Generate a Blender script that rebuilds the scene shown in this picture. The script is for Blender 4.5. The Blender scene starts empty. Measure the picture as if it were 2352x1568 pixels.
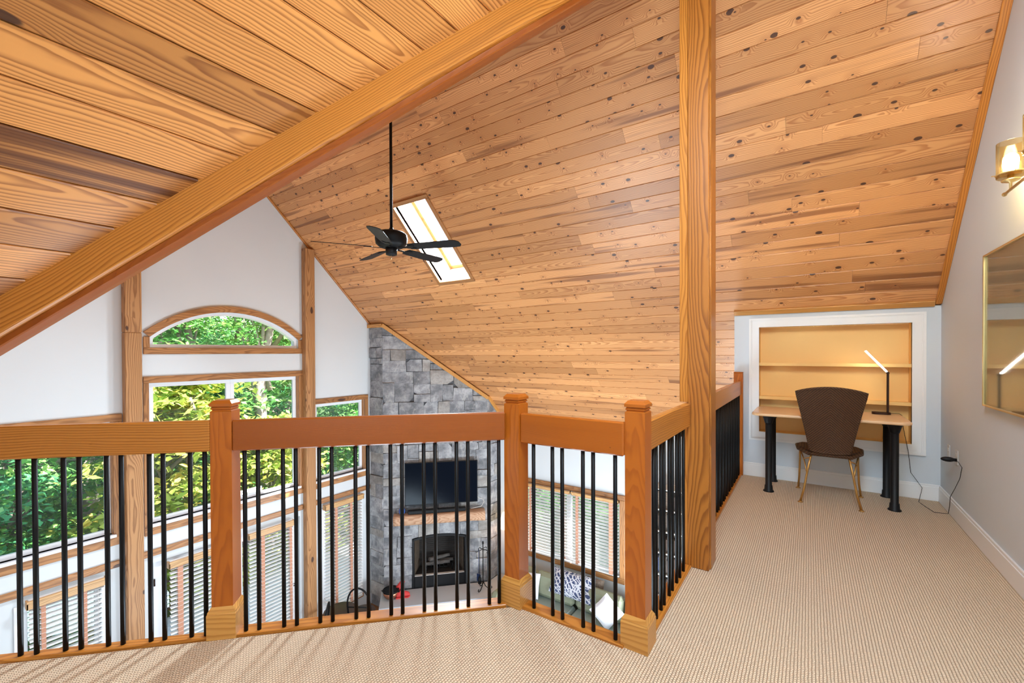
import bpy, bmesh, math, random
from mathutils import Vector, Matrix, noise
R = random.Random(7)
PI = math.pi
S2 = math.sqrt(0.5)
sc = bpy.context.scene
COL = sc.collection

# ------------------------------------------------------------------ camera
def cam_axes():
    yaw, pitch, roll = [math.radians(a) for a in (34.475, -0.462, -0.214)]
    fw = Vector((-math.sin(yaw) * math.cos(pitch), math.cos(yaw) * math.cos(pitch), math.sin(pitch)))
    rt = Vector((math.cos(yaw), math.sin(yaw), 0))
    up = rt.cross(fw)
    return rt * math.cos(roll) + up * math.sin(roll), -rt * math.sin(roll) + up * math.cos(roll), fw
cr, cu, cf = cam_axes()
cd = bpy.data.cameras.new('camera')
cam = bpy.data.objects.new('camera', cd)
COL.objects.link(cam)
cam.matrix_world = Matrix(((cr.x, cu.x, -cf.x, 0), (cr.y, cu.y, -cf.y, 0), (cr.z, cu.z, -cf.z, 1.35), (0, 0, 0, 1)))
cd.sensor_width = 36.0
cd.lens = 994.77 / 2352 * 36
cd.shift_y = (819.06 - 784) / 2352
cd.clip_start = 0.02
cd.clip_end = 300
sc.camera = cam

# ------------------------------------------------------------------ world, sun, lights, exposure
w = bpy.data.worlds.new('sky')
sc.world = w
w.use_nodes = True
nt = w.node_tree
nt.nodes.clear()
sky = nt.nodes.new('ShaderNodeTexSky')
sky.sky_type = 'NISHITA'
sky.sun_disc = False
sky.sun_elevation = math.radians(48)
sky.sun_rotation = math.radians(67)
sky.air_density = 1.0
sky.dust_density = 1.5
bg = nt.nodes.new('ShaderNodeBackground')
bg.inputs['Strength'].default_value = 0.75
wo = nt.nodes.new('ShaderNodeOutputWorld')
nt.links.new(sky.outputs[0], bg.inputs[0])
nt.links.new(bg.outputs[0], wo.inputs[0])
sc.view_settings.view_transform = 'Standard'
sc.view_settings.look = 'None'
sc.view_settings.gamma = 1
sc.view_settings.use_curve_mapping = False
sc.view_settings.exposure = 0.2
try:
    sc.cycles.use_denoising = True
    sc.cycles.use_adaptive_sampling = True
    sc.cycles.adaptive_threshold = 0.04
    sc.cycles.max_bounces = 7
    sc.cycles.diffuse_bounces = 4
    sc.cycles.transparent_max_bounces = 14
    sc.cycles.sample_clamp_indirect = 6
    sc.cycles.caustics_reflective = False
    sc.cycles.caustics_refractive = False
except Exception:
    pass

def light(name, kind, loc, power, color, size=0.5, target=None, size_y=None):
    ld = bpy.data.lights.new(name, kind)
    ld.energy = power
    ld.color = color
    if kind == 'AREA':
        ld.size = size
        if size_y:
            ld.shape = 'RECTANGLE'
            ld.size_y = size_y
    elif kind == 'SUN':
        ld.angle = size
    else:
        ld.shadow_soft_size = size
    o = bpy.data.objects.new(name, ld)
    COL.objects.link(o)
    o.location = loc
    if target is not None:
        o.rotation_euler = (Vector(target) - Vector(loc)).to_track_quat('-Z', 'Y').to_euler()
    return o

light('sun', 'SUN', (7.5, 3.2, 10), 21.0, (1.0, 0.97, 0.90), 0.012, (0.0, 0.0, 0))
# soft photographic lights in the loft, behind and above the camera
light('loft_softbox', 'AREA', (0.3, -1.7, 2.3), 14, (0.70, 0.88, 1.0), 1.5, (-2.2, 3.0, 1.2))
light('loft_bounce', 'AREA', (0.0, -1.3, 1.55), 34, (0.72, 0.88, 1.0), 1.2, (-0.9, 0.9, 4.2))
light('loft_overhead_fill', 'AREA', (0.20, 1.0, 3.25), 155, (0.67, 0.86, 1.0), 1.3, (0.25, 2.6, 0.0))  # added fill from overhead for carpet and right wall, no fixture hangs here
# light let in by the skylight, shining in from just above its opening
light('skylight_daylight', 'AREA', (-4.25, 4.66, 3.24), 470, (0.74, 0.89, 1.0), 0.55, (-4.25, 2.9, 1.5), 1.15)
# fill lights added to brighten the great room, low down and out of sight
light('lower_fill', 'AREA', (-3.0, -0.6, -0.7), 50, (0.68, 0.86, 1.0), 1.6, (-6.0, 4.4, -1.4))
light('lower_fill_far', 'AREA', (-0.9, 5.8, -2.9), 200, (0.80, 0.91, 1.0), 0.9, (-5.0, 6.0, -1.2))
light('great_room_up_fill', 'AREA', (-3.2, 2.2, -3.15), 195, (0.68, 0.86, 1.0), 2.0, (-3.2, 3.4, 3.0))

# ------------------------------------------------------------------ node helper + materials
class G:
    def __init__(s, name):
        s.m = bpy.data.materials.new(name)
        s.m.use_nodes = True
        s.t = s.m.node_tree
        s.t.nodes.clear()
        s.out = s.n('ShaderNodeOutputMaterial')
    def n(s, typ, **kw):
        nd = s.t.nodes.new(typ)
        for k, v in kw.items():
            setattr(nd, k, v)
        return nd
    def put(s, sock, v):
        if v is None:
            return
        if isinstance(v, bpy.types.NodeSocket):
            s.t.links.new(v, sock)
        else:
            if sock.type == 'RGBA' and len(v) == 3:
                v = (*v, 1)
            sock.default_value = v
    def math(s, op, a, b=None, c=None, clamp=False):
        nd = s.n('ShaderNodeMath', operation=op, use_clamp=clamp)
        s.put(nd.inputs[0], a)
        s.put(nd.inputs[1], b)
        s.put(nd.inputs[2], c)
        return nd.outputs[0]
    def vec(s, x, y, z):
        nd = s.n('ShaderNodeCombineXYZ')
        s.put(nd.inputs[0], x); s.put(nd.inputs[1], y); s.put(nd.inputs[2], z)
        return nd.outputs[0]
    def sep(s, v):
        nd = s.n('ShaderNodeSeparateXYZ')
        s.put(nd.inputs[0], v)
        return nd.outputs
    def vmath(s, op, a, b=None):
        nd = s.n('ShaderNodeVectorMath', operation=op)
        s.put(nd.inputs[0], a); s.put(nd.inputs[1], b)
        return nd.outputs[0]
    def noise(s, v, scale, detail=2, rough=0.5, color=False, dist=0.0):
        nd = s.n('ShaderNodeTexNoise')
        s.put(nd.inputs['Vector'], v)
        nd.inputs['Scale'].default_value = scale
        nd.inputs['Detail'].default_value = detail
        nd.inputs['Roughness'].default_value = rough
        nd.inputs['Distortion'].default_value = dist
        return nd.outputs['Color' if color else 'Fac']
    def mix(s, f, a, b, blend='MIX'):
        nd = s.n('ShaderNodeMix', data_type='RGBA', blend_type=blend)
        s.put(nd.inputs['Factor'], f)
        s.put(nd.inputs[6], a); s.put(nd.inputs[7], b)
        return nd.outputs[2]
    def ramp(s, f, lo, hi, a=0.0, b=1.0, smooth=True):
        nd = s.n('ShaderNodeMapRange', interpolation_type='SMOOTHSTEP' if smooth else 'LINEAR')
        s.put(nd.inputs[0], f)
        nd.inputs[1].default_value = lo; nd.inputs[2].default_value = hi
        nd.inputs[3].default_value = a; nd.inputs[4].default_value = b
        return nd.outputs[0]
    def obj(s):
        return s.n('ShaderNodeTexCoord').outputs['Object']
    def rnd(s):
        return s.n('ShaderNodeObjectInfo').outputs['Random']
    def bump(s, h, strength=0.3, dist=0.01):
        nd = s.n('ShaderNodeBump')
        nd.inputs['Strength'].default_value = strength
        nd.inputs['Distance'].default_value = dist
        s.put(nd.inputs['Height'], h)
        return nd.outputs[0]
    def bsdf(s, color, rough=0.5, metal=0.0, spec=0.5, normal=None, emis=None, estr=0.0, coat=0.0, link=True):
        nd = s.n('ShaderNodeBsdfPrincipled')
        s.put(nd.inputs['Base Color'], color)
        s.put(nd.inputs['Roughness'], rough)
        nd.inputs['Metallic'].default_value = metal
        nd.inputs['Specular IOR Level'].default_value = spec
        nd.inputs['Coat Weight'].default_value = coat
        nd.inputs['Coat Roughness'].default_value = 0.25
        if emis:
            nd.inputs['Emission Color'].default_value = (*emis, 1)
            nd.inputs['Emission Strength'].default_value = estr
        if normal is not None:
            s.put(nd.inputs['Normal'], normal)
        if link:
            s.t.links.new(nd.outputs[0], s.out.inputs[0])
        return nd

def srgb(r, g, b):
    f = lambda c: (c / 255 / 12.92) if c / 255 <= 0.04045 else ((c / 255 + 0.055) / 1.055) ** 2.4
    return (f(r), f(g), f(b))

def plain(name, col, rough=0.5, metal=0.0, spec=0.5, var=0.06, scale=8, emis=None, estr=0, bump=0.0, coat=0.0):
    g = G(name)
    o = g.obj()
    nz = g.noise(o, scale, 3)
    c = g.mix(nz, tuple(x * (1 - var) for x in col), tuple(min(1, x * (1 + var)) for x in col))
    nrm = g.bump(g.noise(o, scale * 12, 2), bump, 0.004) if bump else None
    g.bsdf(c, rough, metal, spec, nrm, emis, estr, coat)
    return g.m

def pine(name, axis, light_c, dark_c, knot=1.0, ring=0.011, streak=0.5, rough=0.42, tone=0.5, depth=0.02, cell=(2.6, 6.0), contrast=1.0, coat=0.12):
    """varnished pine; axis = the local axis the grain runs along"""
    g = G(name)
    x, y, z = g.sep(g.obj())
    if axis == 'x': a, b, c = x, y, z
    elif axis == 'y': a, b, c = y, x, z
    else: a, b, c = z, x, y
    r = g.rnd()
    a = g.math('ADD', a, g.math('MULTIPLY', r, 57.0))
    r2 = g.math('FRACT', g.math('MULTIPLY', r, 17.31))
    r3 = g.math('FRACT', g.math('MULTIPLY', r, 43.77))
    P = g.vec(a, b, c)
    # knots
    kv = g.n('ShaderNodeTexVoronoi', feature='F1', voronoi_dimensions='2D')
    bc = g.math('ADD', g.math('ADD', b, g.math('MULTIPLY', c, 0.7)), g.math('MULTIPLY', r3, 3.1))
    wob = g.noise(g.vec(g.math('MULTIPLY', a, 14.0), g.math('MULTIPLY', bc, 14.0), 0.0), 1.0, 1)
    g.put(kv.inputs['Vector'], g.vec(g.math('MULTIPLY', a, cell[0]), g.math('MULTIPLY', bc, cell[1]), 0.0))
    kv.inputs['Scale'].default_value = 1.0
    kv.inputs['Randomness'].default_value = 1.0
    kr, kg, kb = g.sep(kv.outputs['Color'])
    kd = kv.outputs['Distance']
    size = g.math('MULTIPLY', g.math('GREATER_THAN', kr, 1 - 0.62 * min(1, knot)), g.math('MULTIPLY_ADD', g.math('POWER', kg, 2.0), 0.085, 0.032))
    kdw = g.math('ADD', kd, g.math('MULTIPLY', g.math('SUBTRACT', wob, 0.5), 0.055))
    kn = g.ramp(g.math('SUBTRACT', kdw, size), -0.012, 0.014, 1.0, 0.0)
    has = g.math('GREATER_THAN', size, 0.001)
    halo = g.math('MULTIPLY', has, g.ramp(kd, 0.05, 0.34, 1.0, 0.0))
    # growth rings
    n1 = g.noise(g.vec(g.math('MULTIPLY', a, 0.9), g.math('MULTIPLY', b, 5.0), g.math('MULTIPLY', c, 5.0)), 1.0, 2)
    n2 = g.noise(g.vec(g.math('MULTIPLY', a, 0.45), r, 0.0), 1.0, 1)
    cc = g.math('MULTIPLY_ADD', g.math('SUBTRACT', r2, 0.5), 0.16, g.math('MULTIPLY', g.math('SUBTRACT', n1, 0.5), 0.07))
    bb = g.math('ADD', g.math('SUBTRACT', b, 0.0), cc)
    dd = g.math('ADD', g.math('ADD', g.math('MULTIPLY', g.math('SUBTRACT', n2, 0.42), 0.32), depth), c)
    rad = g.math('SQRT', g.math('ADD', g.math('MULTIPLY', bb, bb), g.math('MULTIPLY', dd, dd)))
    rad = g.math('ADD', rad, g.math('MULTIPLY', halo, 0.03))
    rad = g.math('ADD', rad, g.math('MULTIPLY', g.math('SUBTRACT', wob, 0.5), 0.0022))
    n3 = g.noise(g.vec(g.math('MULTIPLY', a, 2.0), g.math('MULTIPLY', b, 11.0), g.math('MULTIPLY', c, 11.0)), 1.0, 2)
    rad = g.math('ADD', rad, g.math('MULTIPLY', g.math('SUBTRACT', n3, 0.5), 0.030))
    fr = g.math('FRACT', g.math('DIVIDE', rad, ring))
    lw = g.math('MULTIPLY', g.ramp(fr, 0.30, 0.86), g.ramp(fr, 0.88, 1.0, 1.0, 0.0))
    fine = g.noise(g.vec(g.math('MULTIPLY', a, 6.0), g.math('MULTIPLY', b, 260.0), g.math('MULTIPLY', c, 260.0)), 1.0, 2)
    base = g.mix(g.math('MULTIPLY', lw, g.math('MULTIPLY_ADD', fine, 0.5, 0.5 * contrast)), light_c, dark_c)
    # heartwood streaks and board tone
    st = g.noise(g.vec(g.math('MULTIPLY', a, 0.55), g.math('MULTIPLY', b, 13.0), g.math('MULTIPLY', c, 13.0)), 1.0, 2)
    stf = g.math('MULTIPLY', g.ramp(g.math('ADD', st, g.math('MULTIPLY', g.math('SUBTRACT', r2, 0.5), 0.22)), 0.60, 0.74), streak)
    base = g.mix(stf, base, tuple(v * 0.42 for v in dark_c[:1]) + (dark_c[1] * 0.34, dark_c[2] * 0.30))
    tn = g.math('MULTIPLY_ADD', g.math('SUBTRACT', r, 0.5), tone * 0.55, 1.0)
    base = g.mix(1.0, base, g.vec(tn, g.math('POWER', tn, 1.15), g.math('POWER', tn, 1.35)), 'MULTIPLY')
    base = g.mix(g.math('MULTIPLY', halo, 0.30 * min(1, knot)), base, dark_c)
    base = g.mix(g.math('MULTIPLY', kn, 0.93), base, (0.050, 0.018, 0.010))
    nrm = g.bump(g.math('ADD', g.math('MULTIPLY', lw, -0.4), g.math('MULTIPLY', fine, 0.4)), 0.12, 0.002)
    g.bsdf(base, rough, 0, 0.45, nrm, coat=coat)
    return g.m

M = {}
PL, PD = srgb(212, 152, 96), srgb(168, 102, 54)
M['ceil'] = pine('ceiling_pine', 'x', PL, PD, 1.0, 0.0105, 0.7, 0.40, 0.9, cell=(4.4, 7.5), )
M['dorm'] = pine('dormer_pine', 'y', srgb(206, 140, 74), srgb(136, 76, 32), 0.5, 0.0125, 0.85, 0.36, 1.25, cell=(1.6, 4.0))
WL, WD = srgb(196, 126, 50), srgb(148, 82, 20)
for ax in 'xyz':
    M['post_' + ax] = pine('stained_pine_' + ax, ax, WL, WD, 0.12, 0.012, 0.25, 0.34, 0.25, contrast=0.9, cell=(0.8, 3.0))
    M['trim_' + ax] = pine('trim_pine_' + ax, ax, srgb(178, 124, 74), srgb(124, 78, 40), 0.5, 0.010, 0.35, 0.5, 0.35, cell=(1.0, 5.0))
    M['fir_' + ax] = pine('fir_rail_' + ax, ax, srgb(182, 98, 26), srgb(152, 74, 16), 0.0, 0.007, 0.12, 0.33, 0.2, depth=0.25, contrast=0.6)
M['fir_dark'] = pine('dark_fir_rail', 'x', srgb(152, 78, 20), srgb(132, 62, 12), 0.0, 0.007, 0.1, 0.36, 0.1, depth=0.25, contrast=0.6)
M['bigpost'] = pine('post_pine', 'z', srgb(176, 108, 40), srgb(120, 64, 16), 0.12, 0.014, 0.35, 0.36, 0.1, cell=(0.8, 3.0))
M['valance'] = pine('valance_pine', 'x', srgb(208, 164, 110), srgb(172, 124, 74), 0.1, 0.01, 0.2, 0.45, 0.3)
M['moulding'] = pine('light_pine_moulding', 'x', srgb(212, 154, 78), srgb(180, 118, 48), 0.0, 0.014, 0.1, 0.36, 0.15)
M['rake'] = pine('rake_pine', 'x', srgb(216, 156, 82), srgb(168, 106, 44), 0.1, 0.012, 0.2, 0.4, 0.2)
M['bark_post'] = pine('old_timber', 'z', srgb(182, 132, 84), srgb(126, 80, 42), 0.5, 0.016, 0.35, 0.62, 0.2, cell=(1.2, 4.0))
M['wall'] = plain('wall_paint', srgb(214, 218, 220), 0.75, var=0.015, scale=3)
M['greywall'] = plain('loft_wall_paint', srgb(212, 218, 224), 0.7, var=0.015, scale=3)
M['white'] = plain('white_trim_paint', srgb(238, 238, 238), 0.4, var=0.01)
M['vinyl'] = plain('white_vinyl', srgb(232, 232, 234), 0.45, var=0.01)
M['black'] = plain('black_metal', (0.004, 0.004, 0.0045), 0.5, 0.0, 0.22, var=0.1)
M['blackmat'] = plain('black_satin', (0.006, 0.006, 0.007), 0.5, 0.0, 0.28)
M['bronze'] = plain('dark_bronze', (0.035, 0.014, 0.007), 0.4, 0.7)
M['gold'] = plain('old_gold_metal', srgb(196, 150, 86), 0.4, 0.85, var=0.25, scale=14)
M['brass'] = plain('pale_brass', srgb(226, 200, 140), 0.3, 0.9)
M['birch'] = plain('birch_ply', srgb(242, 196, 120), 0.5, var=0.05, scale=2.5)
M['maple'] = pine('maple_top', 'x', srgb(236, 194, 146), srgb(222, 172, 120), 0.0, 0.014, 0.0, 0.3, 0.1, depth=0.3, contrast=0.5, coat=0.3)
M['plate'] = plain('cream_plastic', srgb(214, 210, 204), 0.4, var=0.01)
M['slat'] = plain('blind_slat_white', srgb(240, 240, 240), 0.45, var=0.01)
M['tape'] = plain('ladder_tape', srgb(196, 140, 112), 0.8, var=0.1, scale=60)
M['sage'] = plain('sage_fabric', srgb(146, 150, 126), 0.9, var=0.08, scale=30, bump=0.15)
M['sageseat'] = plain('sage_seat_fabric', srgb(150, 166, 160), 0.9, var=0.08, scale=30, bump=0.15)
M['linen'] = plain('white_linen', srgb(228, 226, 230), 0.85, var=0.05, scale=20, bump=0.1)
M['tvglass'] = plain('tv_glass', (0.003, 0.005, 0.010), 0.15, 0, 0.10)
M['red'] = plain('red_knit', srgb(206, 62, 60), 0.8, var=0.15, scale=30)
M['blueglaze'] = plain('blue_glaze', srgb(60, 90, 160), 0.2, var=0.6, scale=30)
M['copper'] = plain('copper', srgb(190, 130, 100), 0.3, 0.8)
M['hearth'] = plain('bluestone_slab', srgb(192, 198, 204), 0.6, var=0.08, scale=3, bump=0.1)
M['log'] = plain('charred_log', srgb(84, 78, 74), 0.9, var=0.6, scale=12, bump=0.4)
M['soot'] = plain('sooty_brick', srgb(44, 38, 34), 0.9, var=0.4, scale=6, bump=0.2)
M['slabfloor'] = pine('oak_floor', 'x', srgb(150, 100, 60), srgb(112, 70, 38), 0.1, 0.012, 0.2, 0.4, 0.4)
M['shadeglass'] = plain('lamp_shade', srgb(240, 210, 160), 0.6, var=0.03, emis=(1.0, 0.75, 0.45), estr=2.5)
M['paper'] = plain('aged_print', srgb(226, 222, 206), 0.7, var=0.10, scale=5)
M['darkwood'] = plain('dark_wood', srgb(62, 42, 30), 0.5, var=0.3)
M['ledlight'] = plain('led_diffuser', (1, 1, 1), 0.4, emis=(1.0, 0.95, 0.86), estr=26)
M['bulb'] = plain('frosted_bulb', (1, 1, 1), 0.4, emis=(1.0, 0.95, 0.88), estr=400)
M['bulbcold'] = plain('unlit_glass_shade', srgb(220, 205, 195), 0.3, var=0.02)

def glass(name, tint=(1, 1, 1), gl=0.09, rough=0.02):
    g = G(name)
    tr = g.n('ShaderNodeBsdfTransparent'); g.put(tr.inputs[0], tint)
    gs = g.n('ShaderNodeBsdfGlossy'); gs.inputs['Roughness'].default_value = rough
    lw = g.n('ShaderNodeLayerWeight'); lw.inputs['Blend'].default_value = 0.25
    mx = g.n('ShaderNodeMixShader')
    g.put(mx.inputs[0], g.math('ADD', g.math('MULTIPLY', lw.outputs['Fresnel'], 0.6), gl * 0.4, clamp=True))
    g.t.links.new(tr.outputs[0], mx.inputs[1]); g.t.links.new(gs.outputs[0], mx.inputs[2])
    g.t.links.new(mx.outputs[0], g.out.inputs[0])
    return g.m
M['glass'] = glass('window_glass')
M['amberglass'] = glass('amber_glass_shade', (1.0, 0.90, 0.68), 0.05, 0.12)
M['picglass'] = glass('picture_glass', (0.98, 1.0, 0.98), 0.12, 0.035)

def carpet_mat():
    g = G('loop_carpet')
    x, y, z = g.sep(g.obj())
    s = 0.0128
    row = g.math('DIVIDE', x, s)
    n = g.noise(g.vec(x, y, 0.0), 35, 2)
    fx = g.math('ABSOLUTE', g.math('SUBTRACT', g.math('FRACT', g.math('ADD', row, g.math('MULTIPLY', n, 0.35))), 0.5))
    odd = g.math('MULTIPLY', g.math('FRACT', g.math('MULTIPLY', g.math('FLOOR', row), 0.5)), 1.0)
    fy = g.math('ABSOLUTE', g.math('SUBTRACT', g.math('FRACT', g.math('ADD', g.math('DIVIDE', y, s * 0.95), g.math('ADD', odd, g.math('MULTIPLY', n, 0.6)))), 0.5))
    h = g.math('MULTIPLY', g.ramp(fx, 0.30, 0.5, 1.0, 0.0), g.ramp(fy, 0.30, 0.5, 1.0, 0.35))
    sp = g.noise(g.vec(x, y, 0.0), 420, 2)
    col = g.mix(h, srgb(190, 160, 130), srgb(244, 220, 190))
    col = g.mix(g.math('MULTIPLY', sp, 0.5), col, srgb(226, 198, 168))
    big = g.noise(g.vec(x, y, 0.0), 1.3, 3)
    col = g.mix(g.ramp(big, 0.35, 0.7, 0.0, 0.18), col, srgb(214, 184, 162))
    g.bsdf(col, 0.95, 0, 0.1, g.bump(g.math('ADD', h, g.math('MULTIPLY', sp, 0.25)), 0.9, 0.006))
    return g.m
M['carpet'] = carpet_mat()

def stone_mat():
    g = G('grey_fieldstone')
    o = g.obj()
    r = g.rnd()
    P = g.vmath('ADD', o, g.vec(g.math('MULTIPLY', r, 31.0), g.math('MULTIPLY', r, 7.0), 0.0))
    n = g.noise(P, 5, 5, 0.6)
    n2 = g.noise(P, 26, 4, 0.65)
    vein = g.noise(g.vmath('MULTIPLY', P, (3, 1, 9)), 4, 3, dist=1.2)
    c = g.mix(g.ramp(n, 0.3, 0.7), srgb(122, 124, 128), srgb(186, 186, 188))
    c = g.mix(g.ramp(n2, 0.4, 0.75, 0, 0.45), c, srgb(104, 104, 108))
    c = g.mix(g.ramp(vein, 0.58, 0.7, 0, 0.35), c, srgb(206, 202, 194))
    warm = g.math('GREATER_THAN', g.math('FRACT', g.math('MULTIPLY', r, 13.7)), 0.8)
    c = g.mix(g.math('MULTIPLY', warm, 0.3), c, srgb(178, 164, 142))
    t = g.math('MULTIPLY_ADD', r, 0.34, 0.70)
    c = g.mix(1.0, c, g.vec(t, t, t), 'MULTIPLY')
    g.bsdf(c, 0.85, 0, 0.3, g.bump(g.math('ADD', n, n2), 0.55, 0.02))
    return g.m
M['stone'] = stone_mat()
M['mortar'] = plain('dark_joint', srgb(92, 92, 94), 0.95)

def wicker_mat():
    g = G('brown_wicker')
    x, y, z = g.sep(g.obj())
    d = g.math('ADD', g.math('ABSOLUTE', x), g.math('MULTIPLY', z, 1.0))
    f = g.math('ABSOLUTE', g.math('SUBTRACT', g.math('FRACT', g.math('DIVIDE', d, 0.022)), 0.5))
    n = g.noise(g.vec(x, y, z), 160, 2)
    f2 = g.math('ABSOLUTE', g.math('SUBTRACT', g.math('FRACT', g.math('DIVIDE', z, 0.006)), 0.5))
    h = g.math('ADD', g.ramp(f, 0.05, 0.4), g.math('MULTIPLY', f2, 0.8))
    c = g.mix(g.math('MULTIPLY', h, n), srgb(40, 23, 12), srgb(112, 72, 40))
    g.bsdf(c, 0.6, 0, 0.4, g.bump(h, 0.6, 0.004))
    return g.m
M['wicker'] = wicker_mat()

def pattern_mat():
    g = G('navy_print')
    o = g.obj()
    v = g.n('ShaderNodeTexVoronoi', feature='DISTANCE_TO_EDGE')
    g.put(v.inputs['Vector'], o); v.inputs['Scale'].default_value = 13
    wv = g.n('ShaderNodeTexWave', wave_type='BANDS', bands_direction='DIAGONAL')
    g.put(wv.inputs['Vector'], o); wv.inputs['Scale'].default_value = 7; wv.inputs['Distortion'].default_value = 5
    f = g.math('MAXIMUM', g.ramp(v.outputs['Distance'], 0.05, 0.09, 1, 0), g.ramp(wv.outputs['Fac'], 0.80, 0.88))
    g.bsdf(g.mix(f, srgb(72, 84, 122), srgb(226, 228, 236)), 0.85)
    return g.m
M['navy'] = pattern_mat()

def leaf_mat(name, a, b, c):
    g = G(name)
    geo = g.n('ShaderNodeNewGeometry')
    r = g.rnd()
    n = g.noise(geo.outputs['Position'], 1.1, 3)
    n2 = g.noise(geo.outputs['Position'], 9, 1)
    rp = geo.outputs['Random Per Island']
    col = g.mix(g.ramp(n, 0.35, 0.65), a, b)
    col = g.mix(g.math('MULTIPLY', g.math('GREATER_THAN', rp, 0.82), 0.8), col, c)
    t = g.math('MULTIPLY_ADD', rp, 0.7, 0.6)
    col = g.mix(1.0, col, g.vec(t, t, t), 'MULTIPLY')
    df = g.n('ShaderNodeBsdfDiffuse'); g.put(df.inputs[0], col)
    tl = g.n('ShaderNodeBsdfTranslucent'); g.put(tl.inputs[0], col)
    mx = g.n('ShaderNodeMixShader'); mx.inputs[0].default_value = 0.35
    g.t.links.new(df.outputs[0], mx.inputs[1]); g.t.links.new(tl.outputs[0], mx.inputs[2])
    g.t.links.new(mx.outputs[0], g.out.inputs[0])
    return g.m
M['leaf_green'] = leaf_mat('green_leaves', (0.09, 0.32, 0.08), (0.22, 0.52, 0.14), (0.44, 0.66, 0.20))
M['leaf_yellow'] = leaf_mat('yellow_green_leaves', (0.34, 0.50, 0.09), (0.60, 0.66, 0.16), (0.76, 0.56, 0.14))
M['leaf_dark'] = leaf_mat('dark_green_leaves', (0.05, 0.24, 0.10), (0.11, 0.40, 0.16), (0.28, 0.54, 0.20))
M['trunk'] = plain('bark', srgb(150, 138, 128), 0.9, var=0.5, scale=10, bump=0.6)
M['ground'] = plain('forest_floor', (0.05, 0.10, 0.03), 0.95, var=0.5, scale=0.8)

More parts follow.
